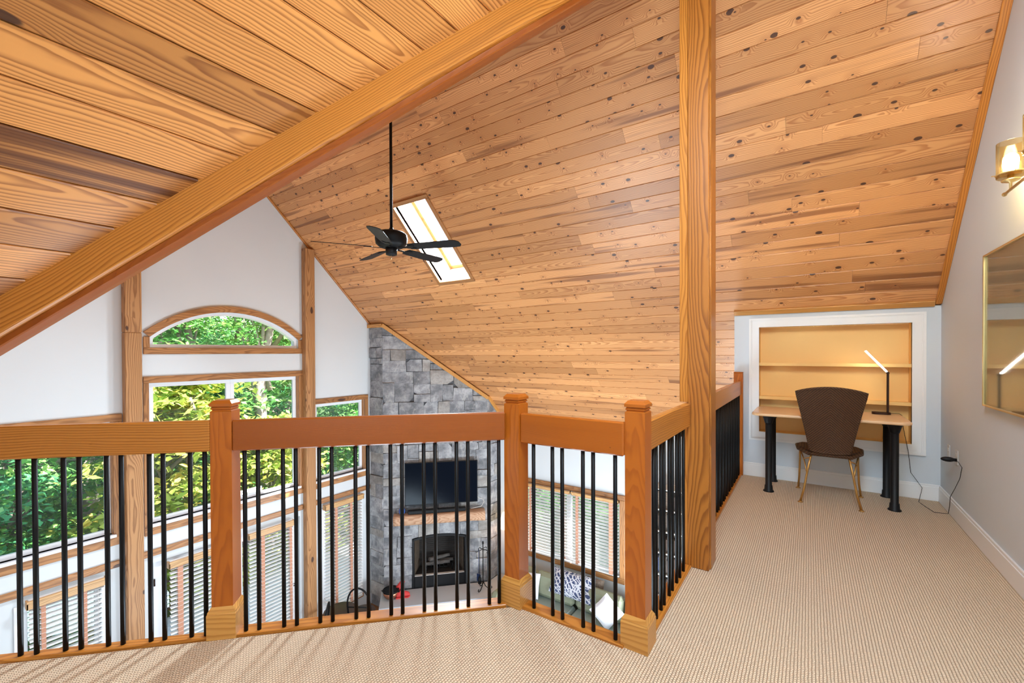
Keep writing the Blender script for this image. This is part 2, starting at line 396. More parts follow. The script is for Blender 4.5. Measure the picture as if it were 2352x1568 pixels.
# ------------------------------------------------------------------ mesh helpers
class MB:
    def __init__(s):
        s.v = []; s.f = []; s.sm = []
    def add(s, vs, fs, smooth=False):
        k = len(s.v)
        s.v += [tuple(p) for p in vs]
        s.f += [tuple(i + k for i in f) for f in fs]
        s.sm += [smooth] * len(fs)
        return s
    def box(s, x0, x1, y0, y1, z0, z1, c=0.0, T=None):
        """box with chamfered edges of size c"""
        if x0 > x1: x0, x1 = x1, x0
        if y0 > y1: y0, y1 = y1, y0
        if z0 > z1: z0, z1 = z1, z0
        if c <= 0:
            vs = [(x, y, z) for z in (z0, z1) for y in (y0, y1) for x in (x0, x1)]
            fs = [(0, 2, 3, 1), (4, 5, 7, 6), (0, 1, 5, 4), (2, 6, 7, 3), (0, 4, 6, 2), (1, 3, 7, 5)]
        else:
            c = min(c, (x1 - x0) / 2.01, (y1 - y0) / 2.01, (z1 - z0) / 2.01)
            vs = []; idx = {}
            for i, (X, sx) in enumerate(((x0, 1), (x1, -1))):
                for j, (Y, sy) in enumerate(((y0, 1), (y1, -1))):
                    for k, (Z, sz) in enumerate(((z0, 1), (z1, -1))):
                        for a, p in enumerate(((X, Y + sy * c, Z + sz * c), (X + sx * c, Y, Z + sz * c), (X + sx * c, Y + sy * c, Z))):
                            idx[(i, j, k, a)] = len(vs); vs.append(p)
            g = lambda i, j, k, a: idx[(i, j, k, a)]
            fs = []
            def face(l):
                p = [Vector(vs[q]) for q in l]
                n = (p[1] - p[0]).cross(p[2] - p[1])
                ctr = sum(p, Vector()) / len(p) - Vector(((x0 + x1) / 2, (y0 + y1) / 2, (z0 + z1) / 2))
                fs.append(tuple(l) if n.dot(ctr) > 0 else tuple(reversed(l)))
            for q in (0, 1):
                face([g(q, 0, 0, 0), g(q, 1, 0, 0), g(q, 1, 1, 0), g(q, 0, 1, 0)])
                face([g(0, q, 0, 1), g(1, q, 0, 1), g(1, q, 1, 1), g(0, q, 1, 1)])
                face([g(0, 0, q, 2), g(1, 0, q, 2), g(1, 1, q, 2), g(0, 1, q, 2)])
            for p in (0, 1):
                for q in (0, 1):
                    face([g(p, q, 0, 0), g(p, q, 1, 0), g(p, q, 1, 1), g(p, q, 0, 1)])
                    face([g(p, 0, q, 0), g(p, 1, q, 0), g(p, 1, q, 2), g(p, 0, q, 2)])
                    face([g(0, p, q, 1), g(1, p, q, 1), g(1, p, q, 2), g(0, p, q, 2)])
            for i in (0, 1):
                for j in (0, 1):
                    for k in (0, 1):
                        face([g(i, j, k, 0), g(i, j, k, 1), g(i, j, k, 2)])
        if T is not None:
            vs = [T @ Vector(p) for p in vs]
        return s.add(vs, fs)
    def prism(s, poly, a, b, T=None, smooth=False):
        """poly in local XY, from z=a to z=b"""
        n = len(poly)
        ar = sum(poly[i][0] * poly[(i + 1) % n][1] - poly[(i + 1) % n][0] * poly[i][1] for i in range(n))
        if ar < 0: poly = list(reversed(poly))
        if a > b: a, b = b, a
        vs = [(x, y, a) for x, y in poly] + [(x, y, b) for x, y in poly]
        if T is not None: vs = [T @ Vector(p) for p in vs]
        fs = [tuple(reversed(range(n))), tuple(range(n, 2 * n))]
        k = len(s.v)
        s.v += [tuple(p) for p in vs]
        s.f += [tuple(i + k for i in f) for f in fs]; s.sm += [False, False]
        side = [(i, (i + 1) % n, n + (i + 1) % n, n + i) for i in range(n)]
        s.f += [tuple(i + k for i in f) for f in side]; s.sm += [smooth] * n
        return s
    def tube(s, pts, r, n=8, caps=True, T=None, taper=None):
        pts = [Vector(p) for p in pts]
        if T is not None: pts = [T @ p for p in pts]
        ring = []
        prev = None
        for i, p in enumerate(pts):
            d = (pts[min(i + 1, len(pts) - 1)] - pts[max(i - 1, 0)])
            if d.length < 1e-9: d = Vector((0, 0, 1))
            d.normalize()
            if prev is None:
                a = Vector((0, 0, 1)) if abs(d.z) < 0.9 else Vector((1, 0, 0))
                u = d.cross(a).normalized()
            else:
                u = (prev - d * prev.dot(d))
                u = u.normalized() if u.length > 1e-6 else d.orthogonal().normalized()
            prev = u
            v = d.cross(u)
            rr = r[i] if isinstance(r, (list, tuple)) else r
            ring.append([p + (u * math.cos(2 * PI * k / n) + v * math.sin(2 * PI * k / n)) * rr for k in range(n)])
        vs = [q for rg in ring for q in rg]
        fs = [(i * n + k, i * n + (k + 1) % n, (i + 1) * n + (k + 1) % n, (i + 1) * n + k) for i in range(len(pts) - 1) for k in range(n)]
        k0 = len(s.v)
        s.add(vs, fs, True)
        if caps:
            s.f += [tuple(k0 + i for i in reversed(range(n))), tuple(k0 + (len(pts) - 1) * n + i for i in range(n))]
            s.sm += [False, False]
        return s
    def lathe(s, prof, cx=0, cy=0, n=20, T=None, smooth=True):
        """prof: list of (radius, z)"""
        vs = [(cx + r * math.cos(2 * PI * k / n), cy + r * math.sin(2 * PI * k / n), z) for r, z in prof for k in range(n)]
        if T is not None: vs = [T @ Vector(p) for p in vs]
        fs = [(i * n + k, i * n + (k + 1) % n, (i + 1) * n + (k + 1) % n, (i + 1) * n + k) for i in range(len(prof) - 1) for k in range(n)]
        k0 = len(s.v)
        s.add(vs, fs, smooth)
        s.f += [tuple(k0 + i for i in reversed(range(n))), tuple(k0 + (len(prof) - 1) * n + i for i in range(n))]
        s.sm += [False, False]
        return s
    def sphere(s, c, rx, ry=None, rz=None, n=14, m=8, T=None):
        ry = ry or rx; rz = rz or rx
        vs = []; fs = []
        for i in range(m + 1):
            t = PI * i / m
            for k in range(n):
                vs.append((c[0] + rx * math.sin(t) * math.cos(2 * PI * k / n), c[1] + ry * math.sin(t) * math.sin(2 * PI * k / n), c[2] - rz * math.cos(t)))
        for i in range(m):
            for k in range(n):
                fs.append((i * n + k, i * n + (k + 1) % n, (i + 1) * n + (k + 1) % n, (i + 1) * n + k))
        if T is not None: vs = [T @ Vector(p) for p in vs]
        return s.add(vs, fs, True)
    def build(s, name, mat, parent=None, loc=None, T=None):
        me = bpy.data.meshes.new(name)
        me.from_pydata(s.v, [], s.f)
        me.polygons.foreach_set('use_smooth', s.sm)
        if mat: me.materials.append(mat)
        me.update()
        o = bpy.data.objects.new(name, me)
        COL.objects.link(o)
        if T is not None: o.matrix_world = T
        if loc is not None: o.location = loc
        if parent is not None: o.parent = parent
        return o

def tag(o, label, cat, group=None, kind=None):
    o['label'] = label; o['category'] = cat
    if group: o['group'] = group
    if kind: o['kind'] = kind
    return o
def thing(name, label, cat, loc=(0, 0, 0), rz=0, group=None):
    o = bpy.data.objects.new(name, None)
    COL.objects.link(o)
    o.location = loc; o.rotation_euler = (0, 0, rz)
    o.empty_display_size = 0.1
    return tag(o, label, cat, group)
def struct(o, label, cat):
    o['kind'] = 'structure'; o['label'] = label; o['category'] = cat
    return o
def frame(o, ex, ey, ez):
    """matrix with origin o and axes"""
    ex, ey, ez = Vector(ex).normalized(), Vector(ey).normalized(), Vector(ez).normalized()
    return Matrix(((ex.x, ey.x, ez.x, o[0]), (ex.y, ey.y, ez.y, o[1]), (ex.z, ey.z, ez.z, o[2]), (0, 0, 0, 1)))
def clip(poly, a, b, c):
    """keep a*x+b*y<=c"""
    out = []
    n = len(poly)
    for i in range(n):
        p, q = poly[i], poly[(i + 1) % n]
        dp, dq = a * p[0] + b * p[1] - c, a * q[0] + b * q[1] - c
        if dp <= 0: out.append(p)
        if (dp < 0 < dq) or (dq < 0 < dp):
            t = dp / (dp - dq)
            out.append((p[0] + (q[0] - p[0]) * t, p[1] + (q[1] - p[1]) * t))
    return out

def sheet(name, outer, holes, thick, T, mat):
    """flat panel with holes: outline in local XY, thickness along local -Z .. 0"""
    cu_ = bpy.data.curves.new(name, 'CURVE')
    cu_.dimensions = '2D'; cu_.fill_mode = 'BOTH'; cu_.extrude = thick / 2
    for poly in [outer] + holes:
        sp = cu_.splines.new('POLY')
        sp.points.add(len(poly) - 1)
        for i, p in enumerate(poly): sp.points[i].co = (p[0], p[1], 0, 1)
        sp.use_cyclic_u = True
    tmp = bpy.data.objects.new('tmp', cu_)
    me = bpy.data.meshes.new_from_object(tmp)
    bpy.data.objects.remove(tmp); bpy.data.curves.remove(cu_)
    me.name = name
    me.transform(Matrix.Translation((0, 0, -thick / 2)))
    me.materials.clear(); me.materials.append(mat)
    for p in me.polygons: p.use_smooth = False
    o = bpy.data.objects.new(name, me)
    COL.objects.link(o)
    o.matrix_world = T
    return o
def rect(a, b, c, d): return [(a, c), (b, c), (b, d), (a, d)]

# ------------------------------------------------------------------ dimensions (metres; loft floor z=0, camera at x=y=0)
XG = -6.88      # gable wall
YW = 7.0        # eave wall
XR = 0.976      # loft right wall
YK = 5.392      # knee wall
RZ = 7.16       # main slope: z + y = RZ
YR, ZR = 2.965, 4.195
ZF = -3.4       # lower floor
QV = 1.23       # rear slope z = y + QV
AD = 4.77       # dormer slope z = x + AD
T_G = frame((XG, 0, 0), (0, 1, 0), (0, 0, 1), (1, 0, 0))          # gable wall: local x=Y, y=Z, z toward room

# ------------------------------------------------------------------ floors
fl = MB()
loft = [(-3.6, -2.5), (XR, -2.5), (XR, YK), (-0.61, YK), (-0.61, 1.92), (-1.29, 1.90), (-3.6, -0.4)]
fl.prism(loft, -0.02, 0.0)
o = fl.build('floor', M['carpet']); struct(o, 'beige looped carpet of the loft with faint dark rows', 'floor')
jo = MB(); jo.prism([(-3.6, -2.5), (XR, -2.5), (XR, 7.0), (-0.69, 7.0), (-0.69, 1.97), (-1.31, 1.97), (-3.6, -0.33)], -0.34, -0.021)
struct(jo.build('ceiling_lower', M['wall']), 'white underside and edge of the loft', 'ceiling')
# lower floor with boards
lf = MB(); lf.box(XG - 0.1, XR + 2, -2.6, YW + 0.1, ZF - 0.1, ZF - 0.02)
lowfloor = struct(lf.build('floor', M['slabfloor']), 'brown plank floor of the lower room', 'floor')
bw = 0.13
k = 0
y = 3.0
while y < 7.0:
    xs = [XG]
    while xs[-1] < -1.5: xs.append(xs[-1] + R.uniform(1.2, 2.6))
    for a, b in zip(xs[:-1], xs[1:]):
        m = MB(); m.box(a + 0.001, b - 0.001, y + 0.001, min(y + bw, YW) - 0.001, -0.02, 0.0, 0.002)
        p = m.build('plank', M['slabfloor'], lowfloor); p.location = (0, 0, ZF)
    y += bw

# ------------------------------------------------------------------ gable wall with its openings
def arc_pts(R_, cz, cy, half, n=20, rev=False):
    a0 = math.asin(half / R_)
    pts = [(cy + R_ * math.sin(t), cz + R_ * math.cos(t)) for t in [a0 - 2 * a0 * i / n for i in range(n + 1)]]
    return pts if not rev else list(reversed(pts))
AC = 2.885
arch_in = [(AC - 0.965, 1.44), (AC + 0.965, 1.44)] + arc_pts(1.43, 0.52, AC, 0.965)
gable = [(-1.3, ZF - 0.1), (YW + 0.12, ZF - 0.1), (YW + 0.12, RZ - YW - 0.0), (YR, ZR + 0.06), (-1.3, QV - 1.3 + 0.06)]
holes = [rect(1.90, 3.85, -0.80, 0.99), rect(4.13, 5.11, -0.80, 0.50), rect(0.10, 1.56, -0.80, 0.55), arch_in,
         rect(1.93, 3.86, ZF + 0.02, -1.30), rect(0.82, 1.44, -3.10, -1.36), rect(4.30, 5.0, -3.10, -1.36)]
gw = sheet('wall_front', gable, holes, 0.16, T_G, M['wall'])
struct(gw, 'white gable wall with arched and square windows', 'wall')

def gbox(m, y0, y1, z0, z1, d0, d1, c=0.004):
    """box on gable wall; d = distance into the room"""
    return m.box(XG + d0, XG + d1, y0, y1, z0, z1, c)
def part(name, mat, parent, fn):
    m = MB(); fn(m); return m.build(name, mat, parent)

def wood_casing(win, y0, y1, z0, z1, wd=0.085, stool=True, left=True, right=True, lw=None):
    ya = y0 - (lw or wd if left else 0); yb = y1 + (wd if right else 0)
    part('head_casing', M['trim_y'], win, lambda m: gbox(m, ya, yb, z1, z1 + wd, 0, 0.022))
    if left: part('side_casing', M['trim_z'], win, lambda m: gbox(m, y0 - (lw or wd), y0, z0 - 0.04, z1, 0, 0.02))
    if right: part('side_casing', M['trim_z'], win, lambda m: gbox(m, y1, y1 + wd, z0 - 0.04, z1, 0, 0.02))
    if stool:
        part('window_stool', M['vinyl'], win, lambda m: gbox(m, y0 - 0.02, y1 + 0.02, z0 - 0.035, z0, -0.10, 0.045))
        part('apron', M['trim_y'], win, lambda m: gbox(m, ya, yb, z0 - 0.135, z0 - 0.037, 0, 0.02))
    # wood jamb liners
    part('jamb', M['trim_z'], win, lambda m: gbox(m, y1 - 0.012, y1, z0, z1, -0.09, 0.0, 0.001))
    part('jamb', M['trim_z'], win, lambda m: gbox(m, y0, y0 + 0.012, z0, z1, -0.09, 0.0, 0.001))

def sash(win, y0, y1, z0, z1, fw=0.055, d=-0.085):
    def fr(m):
        gbox(m, y0, y1, z1 - fw, z1, d, d + 0.04); gbox(m, y0, y1, z0, z0 + fw, d, d + 0.04)
        gbox(m, y0, y0 + fw, z0 + fw, z1 - fw, d, d + 0.04); gbox(m, y1 - fw, y1, z0 + fw, z1 - fw, d, d + 0.04)
    s = part('sash', M['vinyl'], win, fr)
    part('pane', M['glass'], s, lambda m: gbox(m, y0 + fw - 0.004, y1 - fw + 0.004, z0 + fw - 0.004, z1 - fw + 0.004, d + 0.016, d + 0.022, 0))

def window(nm, label, cat='window'):
    o = bpy.data.objects.new(nm, None); COL.objects.link(o)
    o['kind'] = 'structure'; o['label'] = label; o['category'] = cat
    return o
w1 = window('window_1', 'large two-pane window between the timber posts of the gable')
wood_casing(w1, 1.90, 3.85, -0.80, 0.99, lw=0.05)
sash(w1, 1.912, 2.86, -0.80, 0.99); sash(w1, 2.86, 3.838, -0.80, 0.99)
part('mullion', M['vinyl'], w1, lambda m: gbox(m, 2.83, 2.89, -0.8, 0.99, -0.10, -0.06))
w3 = window('window_3', 'square window right of the right timber post, beside the stone chimney')
wood_casing(w3, 4.13, 5.11, -0.80, 0.50, lw=0.05)
sash(w3, 4.142, 5.098, -0.80, 0.50)
w4 = window('window_4', 'wide window left of the left timber post, dark trees outside')
wood_casing(w4, 0.10, 1.56, -0.80, 0.55)
sash(w4, 0.112, 1.548, -0.80, 0.55)
# arched window
w2 = window('window_2', 'arched window high in the gable above the two-pane window')
def arc_band(m, R0, R1, half0, half1, cz, d0, d1, n=24):
    a = arc_pts(R1, cz, AC, half1, n); b = arc_pts(R0, cz, AC, half0, n)
    for i in range(n):
        m.prism([a[i], a[i + 1], b[i + 1], b[i]], d0, d1, T_G)
part('arch_casing', M['trim_y'], w2, lambda m: arc_band(m, 1.43, 1.515, 0.965, 1.03, 0.52, 0.0, 0.024))
part('arch_frame', M['vinyl'], w2, lambda m: arc_band(m, 1.385, 1.43, 0.92, 0.965, 0.52, -0.13, -0.03))
def asill(m):
    gbox(m, AC - 1.03, AC + 1.03, 1.355, 1.44, 0, 0.024)
part('sill_casing', M['trim_y'], w2, asill)
part('side_casing', M['trim_z'], w2, lambda m: gbox(m, AC - 1.03, AC - 0.965, 1.44, 1.575, 0, 0.022))
part('side_casing', M['trim_z'], w2, lambda m: gbox(m, AC + 0.965, AC + 1.03, 1.44, 1.575, 0, 0.022))
part('sash', M['vinyl'], w2, lambda m: (gbox(m, AC - 0.965, AC + 0.965, 1.44, 1.485, -0.13, -0.03), gbox(m, AC - 0.965, AC - 0.92, 1.485, 1.57, -0.13, -0.03), gbox(m, AC + 0.92, AC + 0.965, 1.485, 1.57, -0.13, -0.03)))
part('pane', M['glass'], w2, lambda m: m.prism([(AC - 0.93, 1.48), (AC + 0.93, 1.48)] + arc_pts(1.395, 0.52, AC, 0.93), -0.09, -0.084, T_G))

# belt trims under the windows
for i, (a, b, dd) in enumerate(((0.0, 1.65, 0), (1.83, 3.905, 0), (4.09, 5.22, 0))):
    m = MB(); gbox(m, a, b, -1.205, -1.125, 0, 0.03, 0.006)
    struct(m.build('trim_%d' % (i + 1), M['trim_y']), ['pine belt board below the left gable window', 'pine belt board above the two glazed doors', 'pine belt board below the right gable window'][i], 'trim')

# glazed doors and low windows
def glazed_door(nm, y0, y1, label):
    d = window(nm, label, 'door')
    fw = 0.12
    z0, z1 = ZF + 0.03, -1.31
    def fr(m):
        gbox(m, y0, y1, z1 - fw, z1, -0.10, -0.055); gbox(m, y0, y1, z0, z0 + 0.22, -0.10, -0.055)
        gbox(m, y0, y0 + fw, z0 + 0.22, z1 - fw, -0.10, -0.055); gbox(m, y1 - fw, y1, z0 + 0.22, z1 - fw, -0.10, -0.055)
    part('door_frame', M['vinyl'], d, fr)
    part('pane', M['glass'], d, lambda m: gbox(m, y0 + fw, y1 - fw, z0 + 0.22, z1 - fw, -0.085, -0.078, 0))
    for zz in (z0 + 0.3, -1.62):
        part('hinge', M['bronze'], d, lambda m: m.tube([(XG - 0.04, y0 + 0.008, zz), (XG - 0.04, y0 + 0.008, zz + 0.09)], 0.009, 8))
    part('handle', M['bronze'], d, lambda m: m.tube([(XG - 0.05, y1 - 0.05, -2.4), (XG + 0.0, y1 - 0.05, -2.4), (XG + 0.0, y1 - 0.14, -2.4)], 0.008, 8))
glazed_door('door_1', 1.95, 2.88, 'white glazed door behind the blind left of the gable centre')
glazed_door('door_2', 2.89, 3.84, 'white glazed door behind the blind right of the gable centre')
for nm, y0, y1, lb in (('window_5', 0.82, 1.44, 'tall low window at far left behind a white blind'), ('window_6', 4.30, 5.0, 'tall low window beside the chimney behind a white blind')):
    wd = window(nm, lb)
    sash(wd, y0, y1, -3.10, -1.36, 0.045)
    part('side_casing', M['vinyl'], wd, lambda m: gbox(m, y0 - 0.06, y0, -3.15, -1.30, 0, 0.018))
    part('side_casing', M['vinyl'], wd, lambda m: gbox(m, y1, y1 + 0.06, -3.15, -1.30, 0, 0.018))
    part('sill_casing', M['trim_y'], wd, lambda m: gbox(m, y0 - 0.06, y1 + 0.06, -3.17, -3.10, 0, 0.03))

# ------------------------------------------------------------------ blinds
def blind(label, T, width, ztop, zbot, tapes, valance=0.085, ov=0.02, tilt=-0.32, pitch=0.056, valmat='valance'):
    """local x along the window, y up (0 = top), z toward the room"""
    t = thing('window_blind', label, 'blind')
    t.matrix_world = T
    h = ztop - zbot
    def P(name, mat, fn):
        m = MB(); fn(m); return m.build(name, mat, t)
    P('valance', M[valmat], lambda m: (m.box(-ov, width + ov, -valance, 0, 0.035, 0.05, 0.003), m.box(-ov, width + ov, -0.02, 0.006, 0.035, 0.062, 0.004), m.box(-ov, -ov + 0.015, -valance, 0, -0.03, 0.05, 0.002), m.box(width + ov - 0.015, width + ov, -valance, 0, -0.03, 0.05, 0.002)))
    P('head_rail', M['slat'], lambda m: m.box(0, width, -0.05, 0, -0.03, 0.02, 0.002))
    sm = MB()
    n = 5
    ca, sa = math.cos(tilt), math.sin(tilt)
    top, bot = [], []
    for i in range(n):
        u = -0.027 + 0.054 * i / (n - 1)
        cv = 0.0025 * (1 - (u / 0.027) ** 2)
        top.append((u * ca - cv * sa, u * sa + cv * ca + 0.0012)); bot.append((u * ca - cv * sa, u * sa + cv * ca - 0.0012))
    prof = top + list(reversed(bot))
    Tm = Matrix(((0, 0, 1, 0), (0, 1, 0, 0), (1, 0, 0, 0), (0, 0, 0, 1)))
    sm.prism([(p[0], p[1]) for p in prof], 0.004, width - 0.004, Tm)
    y = -valance - 0.02
    first = None
    while y > -h + 0.04:
        if first is None:
            first = sm.build('slat', M['slat'], t); ob = first
        else:
            ob = bpy.data.objects.new('slat', first.data); COL.objects.link(ob); ob.parent = t
        ob.location = (0, y, 0)
        y -= pitch
    P('bottom_rail', M['slat'], lambda m: m.box(0, width, -h, -h + 0.018, -0.025, 0.025, 0.003))
    for a, b in tapes:
        P('ladder_tape', M['tape'], lambda m: (m.box(a, b, -h + 0.01, -0.03, 0.024, 0.0255, 0), m.box(a, b, -h + 0.01, -0.03, -0.0255, -0.024, 0)))
    P('cord', M['plate'], lambda m: (m.tube([(width * 0.9, -0.05, 0.03), (width * 0.9, -h * 0.5, 0.032)], 0.0015, 5), m.lathe([(0.002, 0), (0.007, 0.01), (0.004, 0.03)], 0, 0, 8, Matrix.Translation((width * 0.9, -h * 0.5 - 0.03, 0.032)) @ Matrix.Rotation(-PI / 2, 4, 'X'))))
    return t
def TG(y, z, d=0.05): return frame((XG + d, y, z), (0, 1, 0), (0, 0, 1), (1, 0, 0))
blind('white slatted blind at far left of the lower gable wall', TG(0.86, -1.255), 0.60, -1.255, -3.05, [(0.09, 0.125), (0.42, 0.45)])
blind('white slatted blind on the glazed door left of the nearest left newel', TG(2.09, -1.33), 0.70, -1.33, -3.2, [(0.08, 0.14), (0.50, 0.55)])
blind('white slatted blind on the glazed door right of the nearest left newel', TG(3.05, -1.30), 0.66, -1.30, -3.2, [(0.17, 0.22), (0.60, 0.64)])
blind('white slatted blind between the right timber post and stone chimney', TG(4.27, -1.235), 0.74, -1.235, -3.12, [(0.18, 0.23), (0.48, 0.53)])

# ------------------------------------------------------------------ eave wall with window
T_Eo = frame((0, YW, 0), (1, 0, 0), (0, 0, 1), (0, -1, 0))
ew_poly = rect(-7.0, XR + 0.1, ZF - 0.1, RZ - YW + 0.02)
ew = sheet('wall_eave', ew_poly, [rect(-4.60, -2.62, -2.43, -1.12)], 0.16, T_Eo, M['wall'])
struct(ew, 'low white wall behind the green sofa', 'wall')
def eb(m, x0, x1, z0, z1, d0, d1, c=0.004): return m.box(x0, x1, YW - d1, YW - d0, z0, z1, c)
w7 = window('window_7', 'wide wood-cased window behind the green sofa')
part('head_casing', M['trim_x'], w7, lambda m: eb(m, -4.69, -2.53, -1.12, -1.035, 0, 0.024))
part('sill_casing', M['trim_x'], w7, lambda m: eb(m, -4.69, -2.53, -2.52, -2.43, 0, 0.03))
part('side_casing', M['trim_z'], w7, lambda m: eb(m, -2.62, -2.53, -2.43, -1.12, 0, 0.024))
part('side_casing', M['trim_z'], w7, lambda m: eb(m, -4.69, -4.60, -2.43, -1.12, 0, 0.024))
def fr7(a, b):
    s_ = part('sash', M['vinyl'], w7, lambda m: (eb(m, a, b, -1.17, -1.12, -0.12, -0.08), eb(m, a, b, -2.43, -2.38, -0.12, -0.08), eb(m, a, a + 0.05, -2.38, -1.17, -0.12, -0.08), eb(m, b - 0.05, b, -2.38, -1.17, -0.12, -0.08)))
    part('pane', M['glass'], s_, lambda m: eb(m, a + 0.04, b - 0.04, -2.39, -1.16, -0.104, -0.098, 0))
fr7(-4.60, -3.61); fr7(-3.61, -2.62)
def TE(x, z, d=0.02): return frame((x, YW - d, z), (1, 0, 0), (0, 0, 1), (0, -1, 0))
blind('white blind left half of the window behind the sofa', TE(-4.57, -1.125), 1.04, -1.125, -2.41, [(0.18, 0.22), (0.86, 0.92)], 0.05, 0.0)
blind('white blind right half of the window behind the sofa', TE(-3.50, -1.125), 0.87, -1.125, -2.41, [(0.08, 0.13), (0.70, 0.77)], 0.05, 0.0)

# ------------------------------------------------------------------ main slope ceiling: every board a part
def TS(y):   # frame on the slope at given y: local x = X, local y = down slope, z = outward
    return frame((0, y, RZ - y), (1, 0, 0), (0, 1, -1), (0, 1, 1))
Tc = frame((0, YR, ZR), (1, 0, 0), (0, 1, -1), (0, 1, 1))
L2 = math.sqrt(2)
SKX0, SKX1, SKY0, SKY1 = -4.55, -3.96, 3.87, 4.74
def sl(y): return (y - YR) * L2
deck = [(XG, 0), (XR, 0), (XR, sl(YK + 0.05)), (-0.69, sl(YK + 0.05)), (-0.69, sl(YW + 0.15)), (XG, sl(YW + 0.15))]
ce = sheet('ceiling', deck, [rect(SKX0, SKX1, sl(SKY0), sl(SKY1))], 0.04, Tc @ Matrix.Translation((0, 0, 0.062)), M['ceil'])
struct(ce, 'knotty pine plank ceiling sloping down over the fan', 'ceiling')
ci = Matrix(ce.matrix_world).inverted()
def plank_mesh(L, wd, th=0.02, g=0.0045):
    prof = [(0.0005, th), (0.0005, g), (g, 0), (wd - g, 0), (wd - 0.0005, g), (wd - 0.0005, th)]
    m = MB()
    Tm = Matrix(((0, 0, 1, 0), (1, 0, 0, 0), (0, 1, 0, 0), (0, 0, 0, 1)))
    m.prism(prof, 0.0006, L - 0.0006, Tm)
    return m
PY = 0.0978
k0 = int((YR - 4.181) / PY) - 1
rows = []
k = k0
while 4.181 + k * PY < YW:
    a, b = max(YR, 4.181 + k * PY), min(YW, 4.181 + (k + 1) * PY)
    if b - a > 0.01: rows.append((a, b))
    k += 1
joint_hint = {}
for ri, (ya, yb) in enumerate(rows):
    xs = [XG]
    while True:
        nx = xs[-1] + R.choice((1.9, 2.4, 2.9, 3.4, 3.8)) + R.uniform(-0.2, 0.2) if len(xs) > 1 else XG + R.uniform(0.5, 3.0)
        xend = XR if (ya + yb) / 2 < YK else -0.69
        if nx > xend - 0.35:
            xs.append(xend); break
        xs.append(nx)
    segs = list(zip(xs[:-1], xs[1:]))
    if yb > SKY0 - 0.02 and ya < SKY1 + 0.02:
        out = []
        for a, b in segs:
            if b <= SKX0 or a >= SKX1: out.append((a, b))
            else:
                if a < SKX0 - 0.05: out.append((a, SKX0))
                if b > SKX1 + 0.05: out.append((SKX1, b))
        segs = out
    for a, b in segs:
        m = plank_mesh(b - a, (yb - ya) * L2)
        o = m.build('plank', M['ceil'])
        o.parent = ce
        o.matrix_parent_inverse = ci
        o.matrix_world = Tc @ Matrix.Translation((a, sl(ya), 0))

# ridge beam line and rake trims
def slope_box(m, x0, x1, y0, y1, t0, t1, c=0.004):
    """box lying on the slope; t = distance below the boards (into the room)"""
    return m.box(x0, x1, sl(y0), sl(y1), -t1, -t0, c)
tr = []
for nm, x0, x1, y0, y1, th, lb in (
        ('trim_4', XR - 0.045, XR, YR, YK - 0.02, 0.02, 'pine rake board where the ceiling meets the right wall'),
        ('trim_5', XG, XG + 0.04, YR, 5.265, 0.02, 'pine rake strip where the ceiling meets the gable'),
        ('trim_6', -0.69, XR - 0.045, YK - 0.045, YK, 0.02, 'pine strip along the top of the alcove wall')):
    m = MB(); slope_box(m, x0, x1, y0, y1, 0, th)
    struct(m.build(nm, M['rake'] if nm == 'trim_6' else M['post_y'], T=Tc), lb, 'trim')
# skylight
w8 = window('window_8', 'bright skylight in the pine ceiling behind the fan')
def spart(name, mat, parent, fn):
    m = MB(); fn(m); o = m.build(name, mat, parent); o.matrix_world = Tc; return o
def sky_case(a, b, c_, d_):
    spart('casing', M['trim_x'] if d_ - c_ < 0.1 else M['trim_y'], w8, lambda m: slope_box(m, a, b, c_, d_, 0, 0.018))
cw = 0.055
sky_case(SKX0 - cw, SKX1 + cw, SKY0 - cw / L2, SKY0); sky_case(SKX0 - cw, SKX1 + cw, SKY1, SKY1 + cw / L2)
sky_case(SKX0 - cw, SKX0, SKY0, SKY1); sky_case(SKX1, SKX1 + cw, SKY0, SKY1)
dp = -0.36
M['shaft'] = pine('shaft_pine', 'x', srgb(238, 214, 190), srgb(216, 178, 140), 0.2, 0.012, 0.1, 0.5, 0.2)
spart('shaft_side', M['shaft'], w8, lambda m: slope_box(m, SKX0 - 0.02, SKX0, SKY0, SKY1, dp, 0.0, 0.001))
spart('shaft_side', M['shaft'], w8, lambda m: slope_box(m, SKX1, SKX1 + 0.02, SKY0, SKY1, dp, 0.0, 0.001))
spart('shaft_end', M['shaft'], w8, lambda m: slope_box(m, SKX0 - 0.02, SKX1 + 0.02, SKY0 - 0.015, SKY0, dp, 0.0, 0.001))
spart('shaft_end', M['shaft'], w8, lambda m: slope_box(m, SKX0 - 0.02, SKX1 + 0.02, SKY1, SKY1 + 0.015, dp, 0.0, 0.001))
def skyfr(m):
    f = 0.05
    slope_box(m, SKX0, SKX1, SKY0, SKY0 + f / L2, dp - 0.03, dp + 0.03); slope_box(m, SKX0, SKX1, SKY1 - f / L2, SKY1, dp - 0.03, dp + 0.03)
    slope_box(m, SKX0, SKX0 + f, SKY0, SKY1, dp - 0.03, dp + 0.03); slope_box(m, SKX1 - f, SKX1, SKY0, SKY1, dp - 0.03, dp + 0.03)
sf = spart('sash', M['trim_x'], w8, skyfr)
part('pane', M['glass'], sf, lambda m: slope_box(m, SKX0 + 0.04, SKX1 - 0.04, SKY0 + 0.03, SKY1 - 0.03, dp - 0.01, dp - 0.003, 0))

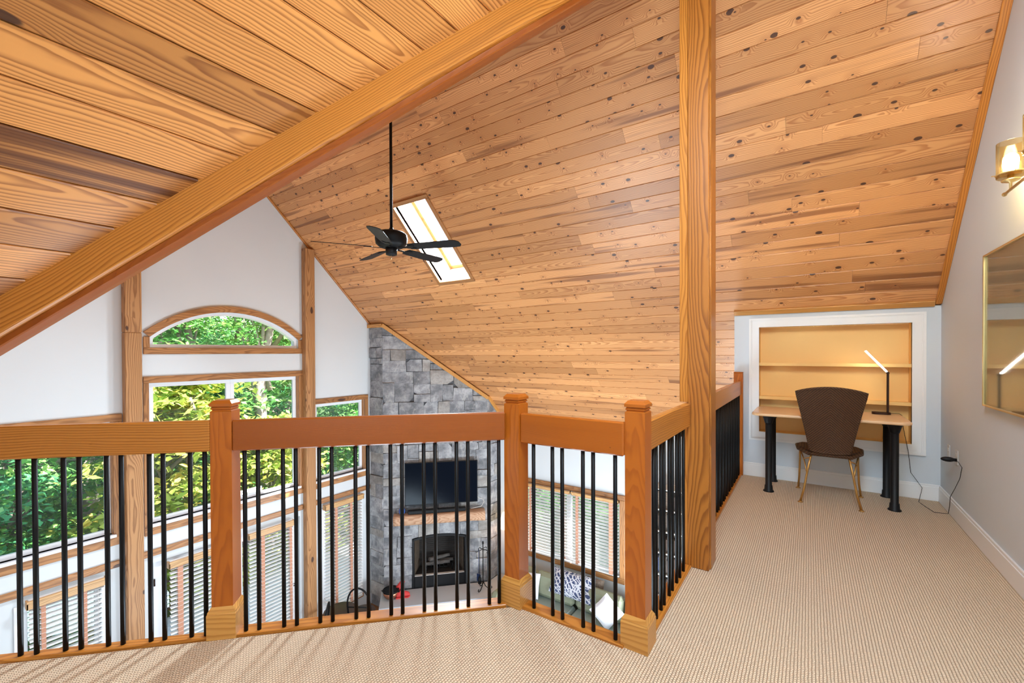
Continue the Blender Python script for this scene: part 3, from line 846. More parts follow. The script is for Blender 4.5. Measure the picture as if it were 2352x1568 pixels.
# ------------------------------------------------------------------ dormer slope: boards run along Y, cut at the valley
Td = frame((-0.575, 0, ZR), (-1, 0, -1), (0, 1, 0), (1, 0, -1))   # local x = down slope, y = Y, z = into the room
dz = sheet('ceiling', [(0, -2.5), (3.05 * L2, -2.5), (3.05 * L2, -0.06), (0, YR)], [], 0.03, Td @ Matrix.Translation((0, 0, -0.024)), M['dorm'])
struct(dz, 'nearest pine plank ceiling at upper left above the valley beam', 'ceiling')
di = Matrix(dz.matrix_world).inverted()
DW = 0.131 * L2
i = 0
x = 0.0
while x < 3.02 * L2:
    x2 = min(x + DW, 3.05 * L2)
    ylim1 = YR - x / L2; ylim2 = YR - x2 / L2
    cuts = [-2.5]
    if R.random() < 0.45: cuts.append(R.uniform(-1.8, -0.7))
    cuts.append(None)
    for a, b in zip(cuts[:-1], cuts[1:]):
        e1, e2 = (ylim1, ylim2) if b is None else (b, b)
        wd = x2 - x; g = 0.008
        m = MB()
        vs = []
        for (u, zz) in ((0.0018, -0.02), (0.0018, -g), (g, 0), (wd - g, 0), (wd - 0.0018, -g), (wd - 0.0018, -0.02)):
            e = e1 + (e2 - e1) * (u / wd)
            vs.append(((u, 0, zz), (u, e - a, zz)))
        V = [p[0] for p in vs] + [p[1] for p in vs]
        n = 6
        F = [tuple(range(n)), tuple(reversed(range(n, 2 * n)))] + [((q + 1) % n, q, n + q, n + (q + 1) % n) for q in range(n)]
        m.add(V, F)
        o = m.build('plank', M['dorm'])
        o.parent = dz; o.matrix_parent_inverse = di
        o.matrix_world = Td @ Matrix.Translation((x, a, 0))
    x = x2
# the dormer's other slope and the rear part of the main roof (out of the frame)
m = MB()
def poly3(m, pts):
    k = len(m.v); m.v += [tuple(p) for p in pts]; m.f.append(tuple(range(k, k + len(pts)))); m.sm.append(False)
poly3(m, [(-0.575, -2.5, ZR), (XR, -2.5, ZR - (XR + 0.575)), (XR, YR - (XR + 0.575), ZR - (XR + 0.575)), (-0.575, YR, ZR)])
poly3(m, [(-0.575, YR, ZR), (XR, YR - (XR + 0.575), ZR - (XR + 0.575)), (XR, YR, ZR)])
struct(m.build('ceiling', M['ceil']), 'pine ceiling behind the viewer right of the ridge', 'ceiling')
m = MB()
poly3(m, [(-0.575, YR, ZR), (XG, YR, ZR), (XG, -1.3, QV - 1.3), (-4.84, -1.3, QV - 1.3)])
struct(m.build('ceiling', M['ceil']), 'pine ceiling of the far slope hidden by the valley beam', 'ceiling')

# flashing strips that seal the ridges and the valley from above
m = MB()
def vee(p, q, a, b, up=0.085, wd=0.35):
    p, q, a, b = Vector(p), Vector(q), Vector(a).normalized(), Vector(b).normalized()
    u = Vector((0, 0, up))
    poly3(m, [p + u, q + u, q + u + a * wd, p + u + a * wd]); poly3(m, [p + u, q + u, q + u + b * wd, p + u + b * wd])
vee((XG - 0.2, YR, ZR), (XR + 0.1, YR, ZR), (0, 1, -1), (0, -1, -1))
vee((-0.575, YR, ZR), (-0.575, -2.6, ZR), (1, 0, -1), (-1, 0, -1))
vee((-0.575, YR, ZR), (-4.9, -1.36, ZR - 4.325), (-1, 0, -1 + 1.0), (0, -1, 0.0))
vee((-0.575, YR, ZR), (XR + 0.1, YR - (XR + 0.675), ZR - (XR + 0.675)), (1, 0, 0), (0, -1, 0))
m.box(XG - 0.16, XR + 0.1, YW, YW + 0.4, 0.05, 0.30)
struct(m.build('roof_flashing', M['mortar']), 'dark metal strips sealing the roof ridges outside', 'flashing')

# ------------------------------------------------------------------ other walls
nich = rect(-0.449, 0.781, 0.495, 1.62)
T_K = frame((0, YK, 0), (1, 0, 0), (0, 0, 1), (0, -1, 0))
kw = sheet('wall_far', rect(-0.69, XR, 0, RZ - YK), [nich], 0.03, T_K, M['greywall'])
struct(kw, 'grey knee wall behind the desk with a shelf recess', 'wall')
m = MB(); poly3(m, [(-0.69, YK, 0), (-0.69, YW, 0), (-0.69, YW, 0.16), (-0.69, YK, RZ - YK)])
struct(m.build('wall_far', M['greywall']), 'grey end return of the knee wall beside the railing', 'wall')
m = MB(); m.box(XR, XR + 0.1, -2.6, YW, ZF, ZR + 0.1)
struct(m.build('wall_right', M['greywall']), 'smooth grey wall on the right with the sconce', 'wall')
m = MB(); m.box(-3.7, XR + 0.1, -2.6, -2.5, ZF, ZR + 0.1)
struct(m.build('wall_back', M['greywall']), 'grey wall behind the viewer', 'wall')
m = MB(); m.box(XG, -3.6, -1.4, -1.3, ZF, QV - 1.3)
m.box(-3.7, -3.6, -2.5, -1.3, ZF, 1.2)
poly3(m, [(-3.6, -2.5, -0.34), (-3.6, -1.3, -0.34), (-3.6, -1.3, QV - 1.3), (-3.6, -0.06, 1.17), (-3.6, -2.5, 1.17)])
struct(m.build('wall_left', M['wall']), 'white wall at the far left under the lower roof edge', 'wall')
# baseboards
def bboard(nm, lb, fn):
    m = MB(); fn(m); struct(m.build(nm, M['white']), lb, 'baseboard')
bboard('baseboard_far', 'tall white baseboard under the shelf recess', lambda m: (m.box(-0.60, XR, YK - 0.016, YK, 0, 0.125, 0.003), m.box(-0.60, XR, YK - 0.012, YK, 0.12, 0.147, 0.005)))
bboard('baseboard_right', 'tall white baseboard along the right wall', lambda m: (m.box(XR - 0.016, XR, -2.5, YK - 0.016, 0, 0.125, 0.003), m.box(XR - 0.012, XR, -2.5, YK - 0.012, 0.12, 0.147, 0.005)))

# ------------------------------------------------------------------ recess: shelves, back and white casing
rc = thing('recessed_bookcase', 'empty birch shelf recess with white casing behind the desk', 'bookcase', (0.166, YK, 0))
def rp(name, mat, x0, x1, y0, y1, z0, z1, c=0.002):
    m = MB(); m.box(x0 - 0.166, x1 - 0.166, y0 - YK, y1 - YK, z0, z1, c); return m.build(name, mat, rc)
NB = 5.535
rp('back_panel', M['birch'], -0.449, 0.781, NB, NB + 0.012, 0.495, 1.62)
rp('side_panel', M['birch'], -0.463, -0.449, YK - 0.004, NB + 0.012, 0.48, 1.635); rp('side_panel', M['birch'], 0.781, 0.795, YK - 0.004, NB + 0.012, 0.48, 1.635)
rp('bottom_panel', M['birch'], -0.449, 0.781, YK - 0.004, NB, 0.478, 0.498); rp('top_panel', M['birch'], -0.449, 0.781, YK - 0.004, NB, 1.62, 1.635)
for z in (1.235, 0.875):
    s_ = rp('shelf', M['birch'], -0.448, 0.780, YK + 0.012, NB, z - 0.018, z)
    rp('shelf_lip', M['birch'], -0.448, 0.780, YK + 0.002, YK + 0.012, z - 0.030, z + 0.004).parent = rc
def casing(x0, x1, z0, z1):
    wd = 0.095
    for a in range(4):
        m = MB()   # mitred moulded boards built as prisms on the wall plane
        o0 = wd
        if a == 0: P_ = [(x0, z1), (x1, z1), (x1 + o0, z1 + o0), (x0 - o0, z1 + o0)]
        if a == 1: P_ = [(x0, z0), (x1, z0), (x1 + o0, z0 - o0), (x0 - o0, z0 - o0)]
        if a == 2: P_ = [(x0, z0), (x0, z1), (x0 - o0, z1 + o0), (x0 - o0, z0 - o0)]
        if a == 3: P_ = [(x1, z0), (x1, z1), (x1 + o0, z1 + o0), (x1 + o0, z0 - o0)]
        def lerp(p, q, t): return (p[0] + (q[0] - p[0]) * t, p[1] + (q[1] - p[1]) * t)
        i1, i2 = P_[0], P_[1]; e2, e1 = P_[2], P_[3]
        Tn = frame((-0.166, 0, 0), (1, 0, 0), (0, 0, 1), (0, -1, 0))
        for t0, t1, th in ((0.0, 0.18, 0.016), (0.18, 0.72, 0.012), (0.72, 0.80, 0.018), (0.80, 1.0, 0.024)):
            q = [lerp(i1, e1, t0), lerp(i2, e2, t0), lerp(i2, e2, t1), lerp(i1, e1, t1)]
            m.prism(q, 0.0, th, Tn)
        m.build('casing', M['white'], rc)
casing(-0.449, 0.781, 0.495, 1.62)

# ------------------------------------------------------------------ support post and valley beam
po = thing('support_post', 'tall square pine post rising from the carpet to the ridge', 'post', (-0.566, 2.97, 0))
def pp(name, mat, x0, x1, y0, y1, z0, z1, c=0.004):
    m = MB(); m.box(x0 + 0.566, x1 + 0.566, y0 - 2.97, y1 - 2.97, z0, z1, c); return m.build(name, mat, po)
pp('front_board', M['bigpost'], -0.632, -0.508, 2.873, 2.90, 0, 4.10)
pp('shaft', M['bigpost'], -0.632, -0.501, 2.901, 3.07, 0, 4.08, 0.006)
pp('side_board', M['post_z'], -0.652, -0.633, 2.878, 3.05, 0, 1.03, 0.003)
pp('side_board', M['post_z'], -0.684, -0.633, 2.885, 3.05, 1.036, 4.08, 0.003)
m = MB()
def valley_prism(m, sec, xa, xb):
    h = Vector((S2, -S2, 0))
    pts = []
    for X in (xa, xb):
        for off, dzz in sec:
            pts.append(Vector((X, X + 3.46, X + dzz)) + h * off)
    n = len(sec)
    m.add(pts, [tuple(range(n)), tuple(reversed(range(n, 2 * n)))] + [((q + 1) % n, q, n + q, n + (q + 1) % n) for q in range(n)])
vb = thing('valley_beam', 'long diagonal pine valley beam crossing the upper left', 'beam', (0, 0, 0))
# the face board is built along its own axis so that the grain follows it
VA = Vector((1, 1, 1)).normalized(); VH = Vector((S2, -S2, 0)); VU = VA.cross(VH) * -1
Tv = frame((-3.66, -0.20, -3.66 + 4.60), VA, VU.normalized(), VA.cross(VU).normalized())
Tvi = Tv.inverted()
def vpart(name, mat, sec):
    m = MB(); valley_prism(m, sec, -3.66, -0.72)
    m.v = [tuple(Tvi @ Vector(p)) for p in m.v]
    o = m.build(name, mat, vb, T=None); o.matrix_world = Tv; return o
vpart('face_board', M['post_x'], [(0, 4.82), (0, 4.602), (-0.004, 4.596), (-0.028, 4.588), (-0.11, 4.588), (-0.11, 4.82)])
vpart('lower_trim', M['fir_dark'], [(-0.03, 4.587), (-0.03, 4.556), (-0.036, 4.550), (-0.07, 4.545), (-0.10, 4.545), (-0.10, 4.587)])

# ------------------------------------------------------------------ gable timber posts
for nm, y0, lb in (('timber_post', 1.652, 'tall timber post left of the arched window on the gable'), ('timber_post', 3.914, 'tall timber post right of the arched window on the gable')):
    yc = y0 + 0.082
    t = thing(nm, lb, 'post', (XG + 0.062, yc, ZF))
    ztop = min(RZ - y0 - 0.164, QV + y0)
    m = MB(); m.box(-0.061, 0.06, -0.082, 0.082, 0.0, ztop - ZF - 0.005 if y0 > 3 else 1.62 - ZF, 0.008); m.build('shaft', M['bark_post'], t)
    if y0 < 3:
        m = MB(); m.box(-0.061, 0.06, -0.082, 0.082, 1.621 - ZF, ztop - ZF, 0.006); m.build('upper_block', M['bark_post'], t)

# ------------------------------------------------------------------ newels
def newel(label, x, y, rz):
    t = thing('newel_post', label, 'post', (x, y, 0), rz, 'square newel posts of the loft railing')
    def sq(m, prof):
        m.lathe([(r * L2, z) for r, z in prof], 0, 0, 4, Matrix.Rotation(PI / 4, 4, 'Z'), False)
    m = MB(); sq(m, [(0.0465, 0.10), (0.0465, 1.078)]); m.build('shaft', M['fir_z'], t)
    m = MB(); sq(m, [(0.063, 0.001), (0.063, 0.118), (0.060, 0.124), (0.060, 0.130), (0.054, 0.140), (0.048, 0.150), (0.0467, 0.150)]); m.build('base_moulding', M['moulding'], t)
    m = MB(); sq(m, [(0.0465, 1.0785), (0.040, 1.083), (0.040, 1.086), (0.0445, 1.090), (0.0445, 1.095), (0.041, 1.098), (0.041, 1.100), (0.049, 1.103), (0.049, 1.116), (0.036, 1.131), (0.01, 1.1315)]); m.build('cap', M['fir_x'], t)
    return t
newel('square fir newel post standing left of the middle, next to the left handrail', -2.336, 0.942, PI / 4)
newel('square fir newel post in front of the stone chimney right edge', -1.311, 1.946, 0)
newel('square fir newel post nearest the support post, at the corner of the railing', -0.652, 1.977, 0)
t = thing('half_newel', 'flat half newel fixed to the alcove wall beside the desk', 'post', (-0.645, 5.36, 0))
m = MB(); m.box(-0.045, 0.045, -0.03, 0.03, 0, 1.125, 0.004); m.build('shaft', M['fir_z'], t)
m = MB(); m.box(-0.048, 0.048, -0.033, 0.031, 1.125, 1.135, 0.004); m.build('cap', M['fir_x'], t)

# ------------------------------------------------------------------ railing sections
bal = None
def railing(label, p0, p1, us, z0, z1, shoe, railmat, extra=0.0):
    """p0,p1 plan ends of the rail centre; us = distances of the balusters from p0"""
    global bal
    d = Vector((p1[0] - p0[0], p1[1] - p0[1], 0)); L = d.length
    ang = math.atan2(d.y, d.x)
    t = thing('railing', label, 'railing', (p0[0], p0[1], 0), ang)
    m = MB(); m.box(0, L, -0.019, 0.019, z0, z1, 0.006); m.build('top_rail', railmat, t)
    m = MB(); m.box(-extra, L + extra, -shoe[0], shoe[1], -0.03, 0.012, 0.003); m.build('shoe_rail', M['post_x'], t)
    for u in us:
        if bal is None:
            mb = MB(); mb.tube([(0, 0, 0.0121), (0, 0, 0.91)], 0.0097, 12); bal = mb.build('baluster', M['black'], t); o = bal
        else:
            o = bpy.data.objects.new('baluster', bal.data); COL.objects.link(o); o.parent = t
        o.location = (u, 0, 0)
    return t
UB = [-1.783, -1.723, -1.614, -1.554, -1.448, -1.390, -1.2776, -1.2216, -1.110, -1.049, -0.878, -0.820, -0.709, -0.6517, -0.5446, -0.4868, -0.3757, -0.3167, -0.2068, -0.151, -0.0423, 0.0149, 0.1243, 0.1829, 0.2932, 0.3463]
UB = [u * 1.0138 for u in UB]
def on_diag(u, d=-3.237): return ((u * L2 + d) / 2, (u * L2 - d) / 2)
uN1 = (-2.336 + 0.942) / L2
a0, a1 = uN1 - 0.047, -3.15
railing('wide wooden handrail with black balusters at far left', on_diag(a1), on_diag(a0), [-1.953 - a1, -2.01 - a1, -2.12 - a1, -2.18 - a1] + [u - a1 for u in UB[:10]], 0.890, 1.037, (0.022, 0.028), M['fir_x'] if False else M['post_x'])
b0, b1 = uN1 + 0.047, 0.385
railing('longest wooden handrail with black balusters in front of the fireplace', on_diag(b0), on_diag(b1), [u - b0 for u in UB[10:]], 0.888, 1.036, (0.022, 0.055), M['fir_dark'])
xs = [(-1.175, 1.898), (-1.064, 1.897), (-1.009, 1.9), (-0.897, 1.901), (-0.844, 1.909), (-0.735, 1.911)]
railing('short handrail with six black balusters in front of the sofa', (-1.264, 1.931), (-0.699, 1.931), [x * 1.0138 + 1.264 for x, _ in xs], 0.876, 1.032, (0.028, 0.052), M['fir_x'])
ys = [2.157, 2.201, 2.287, 2.344, 2.448, 2.512, 2.609, 2.680, 2.772]
railing('short receding handrail between corner newel and support post', (-0.635, 2.024), (-0.635, 2.874), [y - 2.024 for y in ys], 0.886, 1.032, (0.026, 0.052), M['post_x'])
ys = []
y = 3.13
while y < 5.28:
    ys += [y, y + 0.062]; y += 0.165
railing('long receding handrail between support post and alcove wall', (-0.635, 3.071), (-0.635, 5.33), [y - 3.071 for y in ys], 0.884, 1.036, (0.026, 0.052), M['post_x'])

# ------------------------------------------------------------------ stone chimney (corner)
CA, CB, CC, CD = (-6.88, 5.265), (-6.51, 5.265), (-5.15, 6.625), (-5.15, 7.0)
chz0 = -3.05
ch = thing('stone_chimney', 'tall grey stone corner chimney rising to the pine ceiling', 'chimney', (-6.0, 6.1, ZF))
bpy.context.view_layer.update()
cho = Matrix.Translation((6.0, -6.1, -ZF))
T_CF = frame((CB[0], CB[1], 0), (1, 1, 0), (0, 0, 1), (1, -1, 0))
T_CL = frame((CA[0], CA[1], 0), (1, 0, 0), (0, 0, 1), (0, -1, 0))
T_CR = frame((CC[0], CC[1], 0), (0, 1, 0), (0, 0, 1), (1, 0, 0))
WF = (Vector(CC) - Vector(CB)).length
OU0, OU1, OZ0, OZ1, OZA = 0.505, 1.52, -3.05, -2.125, -2.06
def ctop(face, u):
    y = {'F': CB[1] + u * S2, 'L': CA[1], 'R': CC[1] + u}[face]
    return RZ - y - 0.012
def split(x0, x1, z0, z1, out, rr):
    wd, h = x1 - x0, z1 - z0
    big = rr.choice((0.04, 0.08, 0.13, 0.17))
    if (wd * h < big and wd < 0.7 and h < 0.38) or (wd < 0.17 and h < 0.22):
        out.append((x0, x1, z0, z1)); return
    f = rr.uniform(0.33, 0.67)
    if (wd > h * 1.25 and wd > 0.2) or h < 0.16:
        xm = x0 + wd * f; split(x0, xm, z0, z1, out, rr); split(xm, x1, z0, z1, out, rr)
    else:
        zm = z0 + h * f; split(x0, x1, z0, zm, out, rr); split(x0, x1, zm, z1, out, rr)
rr = random.Random(21)
def stone(poly, T, depth):
    if len(poly) < 3: return
    cx = sum(p[0] for p in poly) / len(poly); cz = sum(p[1] for p in poly) / len(poly)
    g = 0.0012; ch_ = 0.004
    def shrink(pl, d):
        return [(cx + (p[0] - cx) * max(0.2, 1 - d / max(0.02, math.hypot(p[0] - cx, p[1] - cz)) * 1.3), cz + (p[1] - cz) * max(0.2, 1 - d / max(0.02, math.hypot(p[0] - cx, p[1] - cz)) * 1.3)) for p in pl]
    A_ = shrink(poly, g); B_ = shrink(poly, g + ch_)
    n = len(poly)
    tilt = (rr.uniform(-0.03, 0.03), rr.uniform(-0.03, 0.03))
    vs = [(p[0], p[1], -0.03) for p in A_] + [(p[0], p[1], depth - ch_) for p in A_] + [(p[0], p[1], depth + (p[0] - cx) * tilt[0] + (p[1] - cz) * tilt[1]) for p in B_]
    ar = sum(poly[i][0] * poly[(i + 1) % n][1] - poly[(i + 1) % n][0] * poly[i][1] for i in range(n))
    fs = [tuple(range(2 * n, 3 * n))]
    for r_ in (0, 1):
        fs += [(r_ * n + i, r_ * n + (i + 1) % n, (r_ + 1) * n + (i + 1) % n, (r_ + 1) * n + i) for i in range(n)]
    if ar < 0: fs = [tuple(reversed(f)) for f in fs]
    m = MB(); m.add([(v[0] - cx, v[1] - cz, v[2]) for v in vs], fs)
    o = m.build('stone', M['stone'], ch)
    o.matrix_parent_inverse = cho
    o.matrix_world = T @ Matrix.Translation((cx, cz, 0))
def fill(face, T, x0, x1, z0, z1, jit=0.014):
    cells = []
    split(x0, x1, z0, z1, cells, rr)
    for a, b, c_, d_ in cells:
        j = lambda v, lo, hi: v if abs(v - lo) < 1e-6 or abs(v - hi) < 1e-6 else v + rr.uniform(-jit, jit) * 0.6
        P_ = [(j(a, x0, x1), j(c_, z0, z1)), (j(b, x0, x1), j(c_, z0, z1)), (j(b, x0, x1), j(d_, z0, z1)), (j(a, x0, x1), j(d_, z0, z1))]
        if rr.random() < 0.35 and (b - a) > 0.16 and (d_ - c_) > 0.14:
            q = rr.randrange(4); p = P_[q]; pn = P_[(q + 1) % 4]; pv = P_[(q - 1) % 4]
            t_ = rr.uniform(0.12, 0.28)
            P_[q:q + 1] = [(p[0] + (pv[0] - p[0]) * t_, p[1] + (pv[1] - p[1]) * t_), (p[0] + (pn[0] - p[0]) * t_, p[1] + (pn[1] - p[1]) * t_)]
        if face == 'F':
            P_ = clip(P_, S2, 1, RZ - CB[1] - 0.014)
        elif face == 'R':
            P_ = clip(P_, 1, 1, RZ - CC[1] - 0.014)
        else:
            P_ = clip(P_, 0, 1, RZ - CA[1] - 0.014)
        if len(P_) >= 3:
            w_ = max(p[0] for p in P_) - min(p[0] for p in P_); h_ = max(p[1] for p in P_) - min(p[1] for p in P_)
            if w_ > 0.03 and h_ > 0.03: stone(P_, T, rr.uniform(0.012, 0.04))
fill('F', T_CF, -0.012, OU0, chz0, -2.06)
fill('F', T_CF, OU1, WF + 0.012, chz0, -2.06)
fill('F', T_CF, -0.012, WF + 0.012, -1.86, 1.93)
# lintel stones over the arched opening
def arcz(u): 
    t_ = (u - (OU0 + OU1) / 2) / ((OU1 - OU0) / 2)
    return OZ1 + (OZA - OZ1) * (1 - t_ * t_)
lims = [-0.012, 0.27, 0.62, 1.01, 1.4, 1.75, WF + 0.012]
for a, b in zip(lims[:-1], lims[1:]):
    lo = []
    for i in range(7):
        u = a + (b - a) * i / 6
        lo.append((u, -2.06 if (u < OU0 or u > OU1) else max(arcz(u), OZ1)))
    if a < OU0 < b: lo = [(a, -2.06), (OU0 - 0.001, -2.06), (OU0, OZ1)] + [p for p in lo if p[0] > OU0]
    if a < OU1 < b: lo = [p for p in lo if p[0] < OU1] + [(OU1, OZ1), (OU1 + 0.001, -2.06), (b, -2.06)]
    stone(lo + [(b, -1.86), (a, -1.86)], T_CF, rr.uniform(0.02, 0.035))
fill('L', T_CL, 0.0, 0.37, ZF, 1.9)
fill('R', T_CR, 0.0, 0.375, chz0, 0.56)
for nm, T, outer, hl in (('core', T_CF, [(0, ZF), (WF, ZF), (WF, ctop('F', WF)), (0, ctop('F', 0))], [rect(OU0, OU1, OZ0, OZA)]),
                         ('core', T_CL, rect(0, 0.37, ZF, ctop('L', 0)), []),
                         ('core', T_CR, [(0, ZF), (0.375, ZF), (0.375, ctop('R', 0.375)), (0, ctop('R', 0))], [])):
    o = sheet(nm, outer, hl, 0.05, T, M['mortar']); o.parent = ch; o.matrix_parent_inverse = cho; o.matrix_world = T
def chp(name, mat, fn, T=T_CF):
    m = MB(); fn(m); m.v = [tuple(p) for p in m.v]
    o = m.build(name, mat, ch); o.matrix_parent_inverse = cho; o.matrix_world = T; return o
# pine strips where stone meets the ceiling
m = MB()
for p, q in ((CA, CB), (CB, CC), (CC, CD)):
    a = Vector((p[0], p[1], RZ - p[1] - 0.03)); b = Vector((q[0], q[1], RZ - q[1] - 0.03))
    d = (b - a).normalized(); nrm = Vector(((q[1] - p[1]), -(q[0] - p[0]), 0)).normalized(); up = nrm.cross(d)
    if up.z < 0: up = -up
    m.box(-0.02, (b - a).length + 0.03, 0.035, 0.075, -0.035, 0.030, 0.003, frame(a, d, nrm, d.cross(nrm)))
struct(m.build('trim_7', M['rake']), 'pine strip where the chimney meets the sloping ceiling', 'trim')
# fireplace insert
fp = thing('fireplace', 'arched black-framed firebox with herringbone brick and a black lower panel', 'fireplace')
fp.matrix_world = T_CF @ Matrix.Translation(((OU0 + OU1) / 2, OZ0, 0))
def fpp(name, mat, fn):
    m = MB(); fn(m); return m.build(name, mat, fp)
hw = (OU1 - OU0) / 2 - 0.004
hh = OZ1 - OZ0
def fr_(m):
    m.box(-hw, -hw + 0.035, 0.003, hh, -0.05, 0.045, 0.003); m.box(hw - 0.035, hw, 0.003, hh, -0.05, 0.045, 0.003)
    n = 12
    for i in range(n):
        u0, u1 = -hw + 2 * hw * i / n, -hw + 2 * hw * (i + 1) / n
        z0_, z1_ = [hh + (OZA - OZ1) * (1 - (u / hw) ** 2) - 0.006 for u in (u0, u1)]
        m.prism([(u0, z0_ - 0.035), (u1, z1_ - 0.035), (u1, z1_), (u0, z0_)], -0.05, 0.045)
fpp('frame', M['blackmat'], fr_)
fpp('lower_panel', M['blackmat'], lambda m: m.box(-hw + 0.0355, hw - 0.0355, 0.003, 0.215, -0.04, 0.04, 0.006))
fpp('silver_bead', M['plate'], lambda m: m.box(-hw + 0.04, hw - 0.04, 0.2155, 0.225, -0.03, 0.035, 0.002))
fpp('firebox_floor', M['soot'], lambda m: m.box(-hw + 0.036, hw - 0.036, 0.19, 0.2, -0.5, -0.041))
fpp('firebox_top', M['soot'], lambda m: m.box(-hw, hw, hh + 0.0, hh + 0.02, -0.5, -0.051))
# brick lining: back wall courses and herringbone sides
def bricks(name, T, W, H, ang, mat=M['soot']):
    m = MB(); bl, bh = 0.115, 0.036
    ca, sa = math.cos(ang), math.sin(ang)
    nn = int(1.6 * max(W, H) / bh)
    for j in range(-nn, nn):
        for i in range(-10, 12):
            cx = (i * (bl + 0.004) + (j % 2) * bl / 2); cy = j * (bh + 0.004)
            P_ = [(cx + a * bl / 2, cy + b * bh / 2) for a, b in ((-1, -1), (1, -1), (1, 1), (-1, 1))]
            P_ = [(p[0] * ca - p[1] * sa, p[0] * sa + p[1] * ca) for p in P_]
            P_ = clip(clip(clip(clip(P_, -1, 0, 0), 1, 0, W), 0, -1, 0), 0, 1, H)
            if len(P_) >= 3: m.prism(P_, 0, 0.008)
    m.v = [tuple(T @ Vector(p)) for p in m.v]
    o = m.build(name, mat, fp); o['kind'] = 'stuff'; return o
M['lining'] = plain('lining_brick', srgb(86, 72, 58), 0.9, var=0.4, scale=14)
bricks('brick_lining', frame((-hw + 0.04, 0.2, -0.42), (1, 0, 0), (0, 1, 0), (0, 0, 1)), 2 * hw - 0.08, hh - 0.2, 0, M['soot'])
bricks('brick_lining', frame((-hw + 0.036, 0.2, -0.05), (0.2, 0, -1), (0, 1, 0), (1, 0, 0.2)), 0.38, hh - 0.2, 0.8, M['lining'])
bricks('brick_lining', frame((hw - 0.12, 0.2, -0.42), (0.2, 0, 1), (0, 1, 0), (-1, 0, 0.2)), 0.38, hh - 0.2, 0.8, M['lining'])
fpp('lining_backing', M['blackmat'], lambda m: (m.box(-hw + 0.03, hw - 0.03, 0.19, hh, -0.47, -0.43), m.box(-hw + 0.0, -hw + 0.03, 0.19, hh, -0.46, -0.055), m.box(hw - 0.03, hw, 0.19, hh, -0.46, -0.055)))
# logs and grate are things of their own
gr = thing('fire_grate', 'black iron grate standing in the firebox', 'grate')
gr.matrix_world = fp.matrix_world @ Matrix.Translation((0, 0.2, -0.25))
m = MB()
for i in range(7):
    x = -0.24 + 0.08 * i
    m.tube([(x, 0.14, 0.12), (x, 0.075, 0.11), (x, 0.07, -0.1), (x, 0.10, -0.12)], 0.007, 6)
m.build('bars', M['black'], gr)
m = MB()
for x in (-0.24, 0.24): 
    for z in (0.09, -0.09): m.tube([(x, 0.001, z), (x, 0.075, z)], 0.008, 6)
m.tube([(-0.25, 0.068, 0.09), (0.25, 0.068, 0.09)], 0.007, 6); m.tube([(-0.25, 0.068, -0.09), (0.25, 0.068, -0.09)], 0.007, 6)
m.build('stand', M['black'], gr)
def logmesh(L, r, sd):
    m = MB(); r_ = random.Random(sd)
    pts = [(-L / 2 + L * i / 6, r_.uniform(-0.008, 0.008), r_.uniform(-0.008, 0.008)) for i in range(7)]
    m.tube(pts, [r * r_.uniform(0.85, 1.1) for _ in pts], 10)
    return m
for i, (lx, ly, lz, ry, L, lb) in enumerate(((-0.05, 0.125, 0.03, 0.1, 0.5, 'front charred log on the grate'), (0.04, 0.13, -0.07, -0.12, 0.46, 'rear charred log on the grate'), (0.0, 0.21, -0.02, 0.35, 0.42, 'top ashy log lying across two others'))):
    o = logmesh(L, 0.036, i).build('log', M['log'])
    tag(o, lb, 'log', 'charred logs in the firebox')
    o.matrix_world = gr.matrix_world @ Matrix.Translation((lx, ly, lz)) @ Matrix.Rotation(ry, 4, 'Y')
# hearth
hp = [(-6.735, 5.40), (-6.118, 4.82), (-4.45, 6.49), (-4.95, 6.99), (-5.10, 6.99), (-5.10, 6.60), (-6.49, 5.21), (-6.545, 5.21)]
ht = thing('hearth', 'raised blue-grey slab hearth in front of the fireplace', 'hearth', (-5.7, 5.8, ZF))
m = MB(); m.prism([(x + 5.7, y - 5.8) for x, y in hp], -3.11 - ZF, -3.052 - ZF); m.build('slab', M['hearth'], ht)
m = MB(); m.prism([(x + 5.7, y - 5.8) for x, y in [(-6.70, 5.38), (-6.11, 4.87), (-4.50, 6.48), (-4.97, 6.95), (-5.10, 6.95), (-5.10, 6.60), (-6.47, 5.23)]], 0.0, -3.111 - ZF); m.build('stone_base', M['stone'], ht)
# mantel
mt = thing('mantel_shelf', 'rough log mantel shelf under the television', 'shelf')
mt.matrix_world = T_CF @ Matrix.Translation((1.02, -1.70, 0.03))
m = MB()
NN, KK = 26, 16
vs = []
for i in range(NN):
    x = -0.84 + 1.68 * i / (NN - 1)
    for k in range(KK):
        a = 2 * PI * k / KK
        yy = 0.09 * max(-1, min(1, 1.25 * math.sin(a))); zz = 0.11 + 0.11 * max(-1, min(1, 1.3 * math.cos(a)))
        if zz > 0.05:
            nz = noise.noise(Vector((x * 2.5, yy * 6, zz * 6 + 3)))
            yy += 0.018 * nz * (1 if yy < 0.05 else 0.2); zz += 0.03 * nz
            if x > 0.5: yy -= 0.03 * (x - 0.5)
        vs.append((x, yy, max(0.012, zz)))
fs = [(i * KK + k, i * KK + (k + 1) % KK, (i + 1) * KK + (k + 1) % KK, (i + 1) * KK + k) for i in range(NN - 1) for k in range(KK)]
fs += [tuple(reversed(range(KK))), tuple((NN - 1) * KK + k for k in range(KK))]
M['mantel'] = pine('mantel_wood', 'x', srgb(196, 158, 128), srgb(160, 110, 76), 0.8, 0.008, 0.4, 0.7, 0.1, cell=(0.9, 3.0), coat=0)
m.add(vs, fs, True); m.build('log_shelf', M['mantel'], mt)
m = MB()
